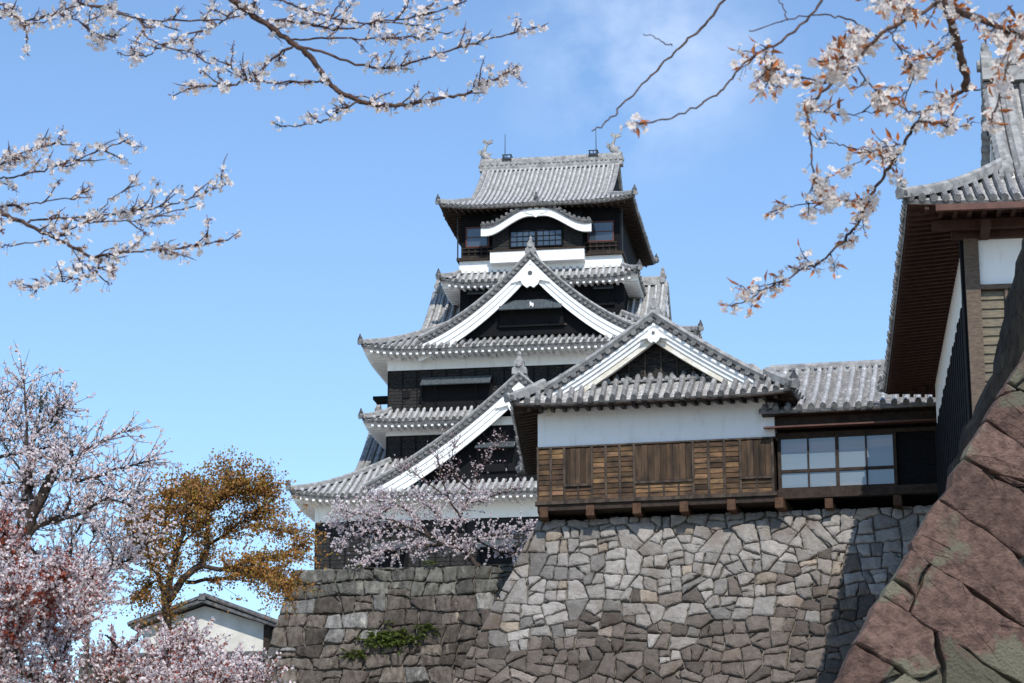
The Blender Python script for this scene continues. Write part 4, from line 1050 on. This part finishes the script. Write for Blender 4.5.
# budding tree behind it
r5 = random.Random(35); bt_ = thing('budding_tree', 'faint grey green budding treetop behind the tall pale cherry', 'tree')
wd, lf = MB(), MB()
st = limbs(wd, [([(4, 908), (10, 690), (16, 600), (24, 500), (32, 450), (40, 410)], 6, 1.2), ([(28, 470), (50, 450), (66, 440)], 1.6, .6), ([(32, 440), (55, 425), (60, 415)], 1.4, .5), ([(26, 480), (10, 455), (2, 440)], 1.4, .5), ([(36, 425), (30, 410), (42, 402)], 1, .4)], 70, r5, 1)
sprays(wd, lf, lf, st, r5, 150, .5, 1.3, .10, 22, .030, lambda r: (.16 * r.uniform(.7, 1.2), .15 * r.uniform(.7, 1.2), .09), 0, (.1, .1, .05), .2, .9, .008)
wd.build('trunk', BARK, bt_, True); lf.build('crown', LEAF, bt_)
# orange-leaved tree in front of the white house
r2 = random.Random(32); zt_ = thing('zelkova_tree', 'spreading tree in young orange brown leaf rising over the white house', 'tree')
wd, lf = MB(), MB()
L2 = [([(165, 912), (165, 760), (167, 690), (168, 640), (166, 600), (172, 570), (178, 545), (186, 520), (192, 502)], 7, 1.2), ([(168, 600), (182, 580), (200, 565), (208, 540), (207, 515), (222, 498), (238, 485)], 4.5, 1), ([(166, 605), (160, 580), (150, 560), (146, 540), (150, 515)], 3.2, .8),
 ([(208, 545), (225, 535), (245, 520), (262, 512)], 2, .7), ([(200, 565), (225, 570), (250, 560), (275, 558), (296, 548)], 2.6, .7), ([(172, 570), (160, 550), (165, 525), (170, 500)], 2, .7), ([(186, 582), (215, 580), (245, 575), (268, 580)], 2.2, .7), ([(225, 570), (250, 572), (276, 575), (284, 585)], 1.5, .5),
 ([(222, 498), (232, 488), (228, 482)], 1.1, .5), ([(192, 502), (188, 492), (196, 486)], 1, .5), ([(222, 498), (245, 492), (262, 490)], 1.1, .5), ([(245, 520), (262, 528), (290, 532)], 1.1, .5), ([(150, 560), (140, 545), (136, 525)], 1.3, .5), ([(178, 545), (196, 530), (200, 505)], 1.3, .5), ([(160, 580), (148, 585), (142, 595)], 1.2, .5)]
st = limbs(wd, L2, 76, r2, 2.2)
def orange(r):
    k = r.uniform(.7, 1.55); q = r.random()
    return (.33 * k, .16 * k, .058 * k) if q < .78 else ((.35 * k, .20 * k, .05 * k) if q < .97 else (.22 * k, .20 * k, .04 * k))
def spread_leaves(n):
    for _ in range(n):
        p, dirn = r2.choice(st); d = (dirn + rvec(r2) * .9 + V((0, 0, .12))).normalized(); l = r2.uniform(.3, 1.35)
        q = wander([p, p + d * l * .5, p + d * l + V((0, 0, -.06 * l))], 4, .02, r2); wd.tube(q, [.011, .010, .008, .006, .005], 4)
        for _ in range(int(25 * l) + 4):
            u = r2.uniform(.15, 1) * 4; k = min(int(u), 3); s_ = q[k].lerp(q[k + 1], u - k) + V((r2.gauss(0, .12), r2.gauss(0, .12), r2.gauss(0, .03)))
            low = max(0, min(1, (21.5 - s_.z) / 3.5)); c = orange(r2)
            if r2.random() < low * .45: c = (.34 * r2.uniform(.6, 1.2), .20 * r2.uniform(.7, 1.1), .035)
            petal_quad(lf, s_, .046 * r2.uniform(.6, 1.25), r2, c)
spread_leaves(1200)
wd.build('trunk', BARK, zt_, True); lf.build('crown', LEAF, zt_)
# near pink cherry, bottom left
r3 = random.Random(33); pk = thing('cherry_tree', 'densest pink cherry in full bloom with red young leaves, in front of the white house', 'cherry tree')
wd, fl, lf = MB(), MB(), MB()
L3 = [([(68, 985), (70, 900), (72, 800), (70, 720), (60, 670), (40, 625), (15, 575), (0, 530)], 9, 1.5), ([(70, 730), (100, 690), (120, 655), (135, 640), (140, 630)], 6, 1.2), ([(100, 690), (150, 670), (185, 660), (205, 648)], 4, 1.0), ([(72, 760), (130, 715), (190, 700), (225, 692), (250, 690)], 5, 1.0), ([(60, 670), (70, 635), (85, 605), (92, 590)], 3.5, 1.0),
 ([(60, 690), (20, 670), (-15, 640)], 4, 1.5), ([(40, 625), (50, 600), (58, 580)], 2, .8), ([(120, 655), (112, 640), (105, 635)], 2, .8), ([(150, 670), (165, 655), (168, 648)], 2, .8), ([(20, 670), (15, 640), (20, 600)], 2.4, 1), ([(130, 715), (150, 690), (180, 690), (215, 682)], 3, 1), ([(40, 720), (10, 700), (-10, 690)], 3, 1)]
def pix(p):
    c, s_ = math.cos(PITCH), math.sin(PITCH); q = p - V((0, 0, CAM_Z)); f = q.y * c + q.z * s_
    return 512 + FPX * q.x / f, 341.5 - FPX * (q.z * c - q.y * s_) / f
st = [(p, d) for p, d in limbs(wd, L3, 42, r3, 2.0) if p.z > 5.2 and not (pix(p)[0] > 105 and pix(p)[1] < 655)]
sprays(wd, fl, lf, st, r3, 1900, .3, .85, .07, 72, .031, pink((.94, .85, .845), .14), .19, (.30, .06, .035), .35, .85, .008)
st2 = [(p, d) for p, d in st if (p - at(30, 605, p.y)).length < .7 or (p - at(0, 545, p.y)).length < .5]
sprays(wd, fl, lf, st2, r3, 260, .25, .6, .08, 44, .032, pink((.70, .42, .40), .2), .75, (.34, .07, .03), .2, 1, .006)
wd.build('trunk', BARK, pk, True); fl.build('blossom', PETAL, pk); lf.build('leaf', LEAF, pk)
# cherry on the terrace wall
r4 = random.Random(34); tcy = thing('cherry_tree', 'small leaning pale pink cherry on top of the mossy terrace wall', 'cherry tree')
wd, fl, lf = MB(), MB(), MB()
L4 = [([(482, 572), (474, 562), (465, 552), (452, 546), (440, 544), (425, 546), (412, 548)], 3.2, 1.2), ([(452, 546), (456, 530), (460, 518), (466, 505), (470, 490), (478, 470)], 2, .5), ([(440, 544), (428, 535), (412, 530), (395, 528), (370, 533), (345, 540)], 1.7, .5), ([(460, 518), (450, 500), (442, 480), (438, 460)], 1.2, .4), ([(428, 535), (415, 515), (395, 505), (375, 500)], 1.2, .4), ([(452, 546), (475, 538), (500, 535), (530, 530)], 1.4, .5), ([(466, 505), (490, 497), (515, 490)], 1.0, .4), ([(412, 548), (395, 550), (375, 556), (362, 565)], 1.1, .4), ([(475, 538), (495, 550), (515, 552), (534, 548)], 1.1, .4), ([(450, 500), (425, 480), (405, 470)], .9, .3), ([(412, 530), (385, 518), (355, 522), (335, 525)], 1, .4), ([(395, 505), (375, 515), (345, 512)], .8, .3), ([(478, 470), (490, 455), (500, 440)], .7, .3), ([(470, 490), (452, 470), (455, 445)], .7, .3), ([(428, 535), (440, 520), (420, 500)], 1, .4)]
st = limbs(wd, L4, 93, r4, 1.0)
low = [(p, d) for p, d in st if p.z < 20.4]; high = [(p, d) for p, d in st if p.z >= 20.4]
sprays(wd, fl, lf, low, r4, 950, .3, .95, .06, 46, .0422, pink((.95, .86, .86), .12), .04, (.22, .08, .06), .18, .85, .008)
sprays(wd, fl, lf, high, r4, 260, .3, 1.0, .05, 18, .034, pink((.92, .78, .78), .16), .25, (.24, .09, .07), .3, .8, .008)
wd.build('trunk', BARK, tcy, True); fl.build('blossom', PETAL, tcy); lf.build('leaf', LEAF, tcy)
# big dark trunk behind the near rampart
r6 = random.Random(36); bigt = thing('old_tree', 'thick dark bark tree trunk leaning up behind the reddish rampart', 'tree')
wd, lf = MB(), MB()
cl = [at(962, 600, 36), at(988, 500, 36), at(1006, 440, 36), at(1028, 385, 36), at(1041, 320, 36), at(1052, 260, 36), at(1066, 215, 36)]
dn_ = V((cl[0].x - .6, 36.5, 0.1)); up_ = [V((9.6, 36.4, 16.5)), V((10.6, 37, 20))]
W = wander([dn_] + cl + up_, 40, .02, r6); wd.tube(W, [lerp(.72, .42, i / 40) for i in range(41)], 28, None, .05)
for k in range(5):
    a = up_[1]; b = a + V((r6.uniform(.6, 3.5), r6.uniform(-2, 3), r6.uniform(1.5, 4))); q = wander([a - V((0, 0, 1)), a.lerp(b, .5) + V((0, 0, .4)), b], 8, .05, r6); wd.tube(q, [lerp(.22, .06, i / 8) for i in range(9)], 8)
    for _ in range(260): petal_quad(lf, b + V((r6.gauss(0, .9), r6.gauss(0, .9), r6.gauss(0, .6))), .09, r6, (.05 * r6.uniform(.6, 1.3), .08 * r6.uniform(.6, 1.3), .025))
wd.build('trunk', DBARK, bigt, True); lf.build('crown', LEAF, bigt)

# ---------------------------------------------------------------- white house, low wall, plants
r7 = random.Random(37)
ho = thing('white_house', 'small white plastered gable house half hidden by pink blossom', 'house', at(205, 603, 98) - V((0, 0, 0)), -math.radians(6))
m = MB(); ap, el, er, fl_ = V((0, 0, -.12)), V((-2.55, 0, -.98)), V((2.72, 0, -.98)), -13.2
m.prism([ap, el, V((-2.55, 0, fl_)), V((2.72, 0, fl_)), er], V((0, 7, 0))); m.build('wall', mat('cream_plaster', (.66, .64, .58), (.54, .52, .47), 1.2, .9, .15, 12), ho)
m = MB()
for sg, x1 in ((-1, -2.95), (1, 3.2)):
    m.obox(V((0, -.55, .1)), V((x1, 0, -1.12)), V((0, 8, 0)), V((0, 0, -.14))) if sg > 0 else m.obox(V((x1, -.55, -.93)), V((-x1, 0, 1.03)), V((0, 8, 0)), V((0, 0, -.14)))
rf = m.build('roof', DARKTILE, ho)
m = MB()
tile_slope(m, lambda s_, t: V((-3.0 + t, 7.5 - s_, -.88 + t * .355)), lambda q: 3.0, 0, 8.1, .36, .09, 4)
tile_slope(m, lambda s_, t: V((3.25 - t, -.6 + s_, -.98 + t * .37)), lambda q: 3.25, 0, 8.1, .36, .09, 4)
m.sweep([V((0, -.6, .14)), V((0, 7.5, .14))], [(-.15, -.1), (-.12, .16), (.12, .16), (.15, -.1)]); m.build('roof_tile', DARKTILE, rf)
m = MB(); m.box((2.5, -.1, fl_), (2.76, -.003, -.95)); m.build('corner_post', DWOOD, ho)
lw = thing('garden_wall', 'low dark wall with tiled coping in front of the white house', 'wall', at(250, 655, 96), -math.radians(6))
m = MB(); m.box((-7, 0, -11.3), (1.7, .5, -.12)); m.build('wall', mat('mossy_mud_wall', (.045, .045, .04), (.09, .085, .07), 4, .95, .7, 8), lw)
m = MB(); tile_slope(m, lambda s_, t: V((-7 + s_, -.2 + t, -.14 + t * .45)), lambda q: .45, 0, 8.7, .3, .08, 2); m.sweep([V((-7, .25, .08)), V((1.7, .25, .08))], [(-.1, -.05), (-.08, .1), (.08, .1), (.1, -.05)]); m.build('coping', DARKTILE, lw)
m = MB(); m.box((-7, -.18, -.16), (1.7, -.12, -.10)); m.build('red_edge', REDWOOD, lw)
def fern(name, label, px, py, n, spread, seed, l=.3, w_=.35):
    """clump of arching fronds rooted in the face of the terrace wall"""
    rr2 = random.Random(seed); p0 = None
    hx = at(px, py, 90)
    q = hx - HO; lx = q.x * math.cos(HA) - q.y * math.sin(HA); h = -q.z
    p0 = HO + Matrix.Rotation(-HA, 3, 'Z') @ V((lx, -B2 * h - .1, -h))
    t_ = thing(name, label, 'plant', p0, -HA); mb = MB(); ms_ = MB()
    for _ in range(n):
        a = V((rr2.gauss(0, spread), rr2.uniform(-.1, 0), rr2.gauss(0, spread * w_))); a.y += -B2 * (-a.z) 
        d = (V((rr2.uniform(-.8, .8), -.5, rr2.uniform(-.1, .8)))).normalized(); ll = l * rr2.uniform(.5, 1.3)
        q_ = [a + d * ll * t + V((0, 0, -.45 * ll * t * t)) for t in (0, .25, .5, .75, 1)]
        ms_.tube(q_, [.005, .004, .004, .003, .002], 3)
        for i in range(12):
            t = .15 + .85 * i / 11; k = min(int(t * 4), 3); s_ = q_[k].lerp(q_[k + 1], t * 4 - k); v = rr2.uniform(.7, 1.3)
            for sg in (-1, 1): leaf(mb, s_, (d.cross(Z).normalized() * sg + d * .5).normalized(), ll * .32 * (1.15 - t), ll * .07, rr2, (.13 * v, .17 * v, .035))
    ms_.build('stem', BARK, t_); mb.build('frond', LEAF, t_)
fern('fern_plant', 'largest green fern clump growing from the middle of the mossy wall', 398, 645, 150, .50, 1, .40, .35)
fern('fern_plant', 'small fern tuft on the mossy wall right of the largest clump', 434, 635, 40, .2, 2, .3)
fern('fern_plant', 'small fern tuft at lower left of the largest clump on mossy wall', 362, 660, 44, .26, 3, .32)
fern('fern_plant', 'tiny fern tuft above the largest clump on the mossy wall', 393, 627, 10, .10, 4, .2)
fern('grass_tuft', 'green grass tuft on the terrace wall top nearest the small cherry trunk', 435, 567, 30, .18, 6, .2, .1)
fern('grass_tuft', 'green grass tuft on the terrace wall top below the dark awning', 362, 569, 24, .15, 7, .18, .1)
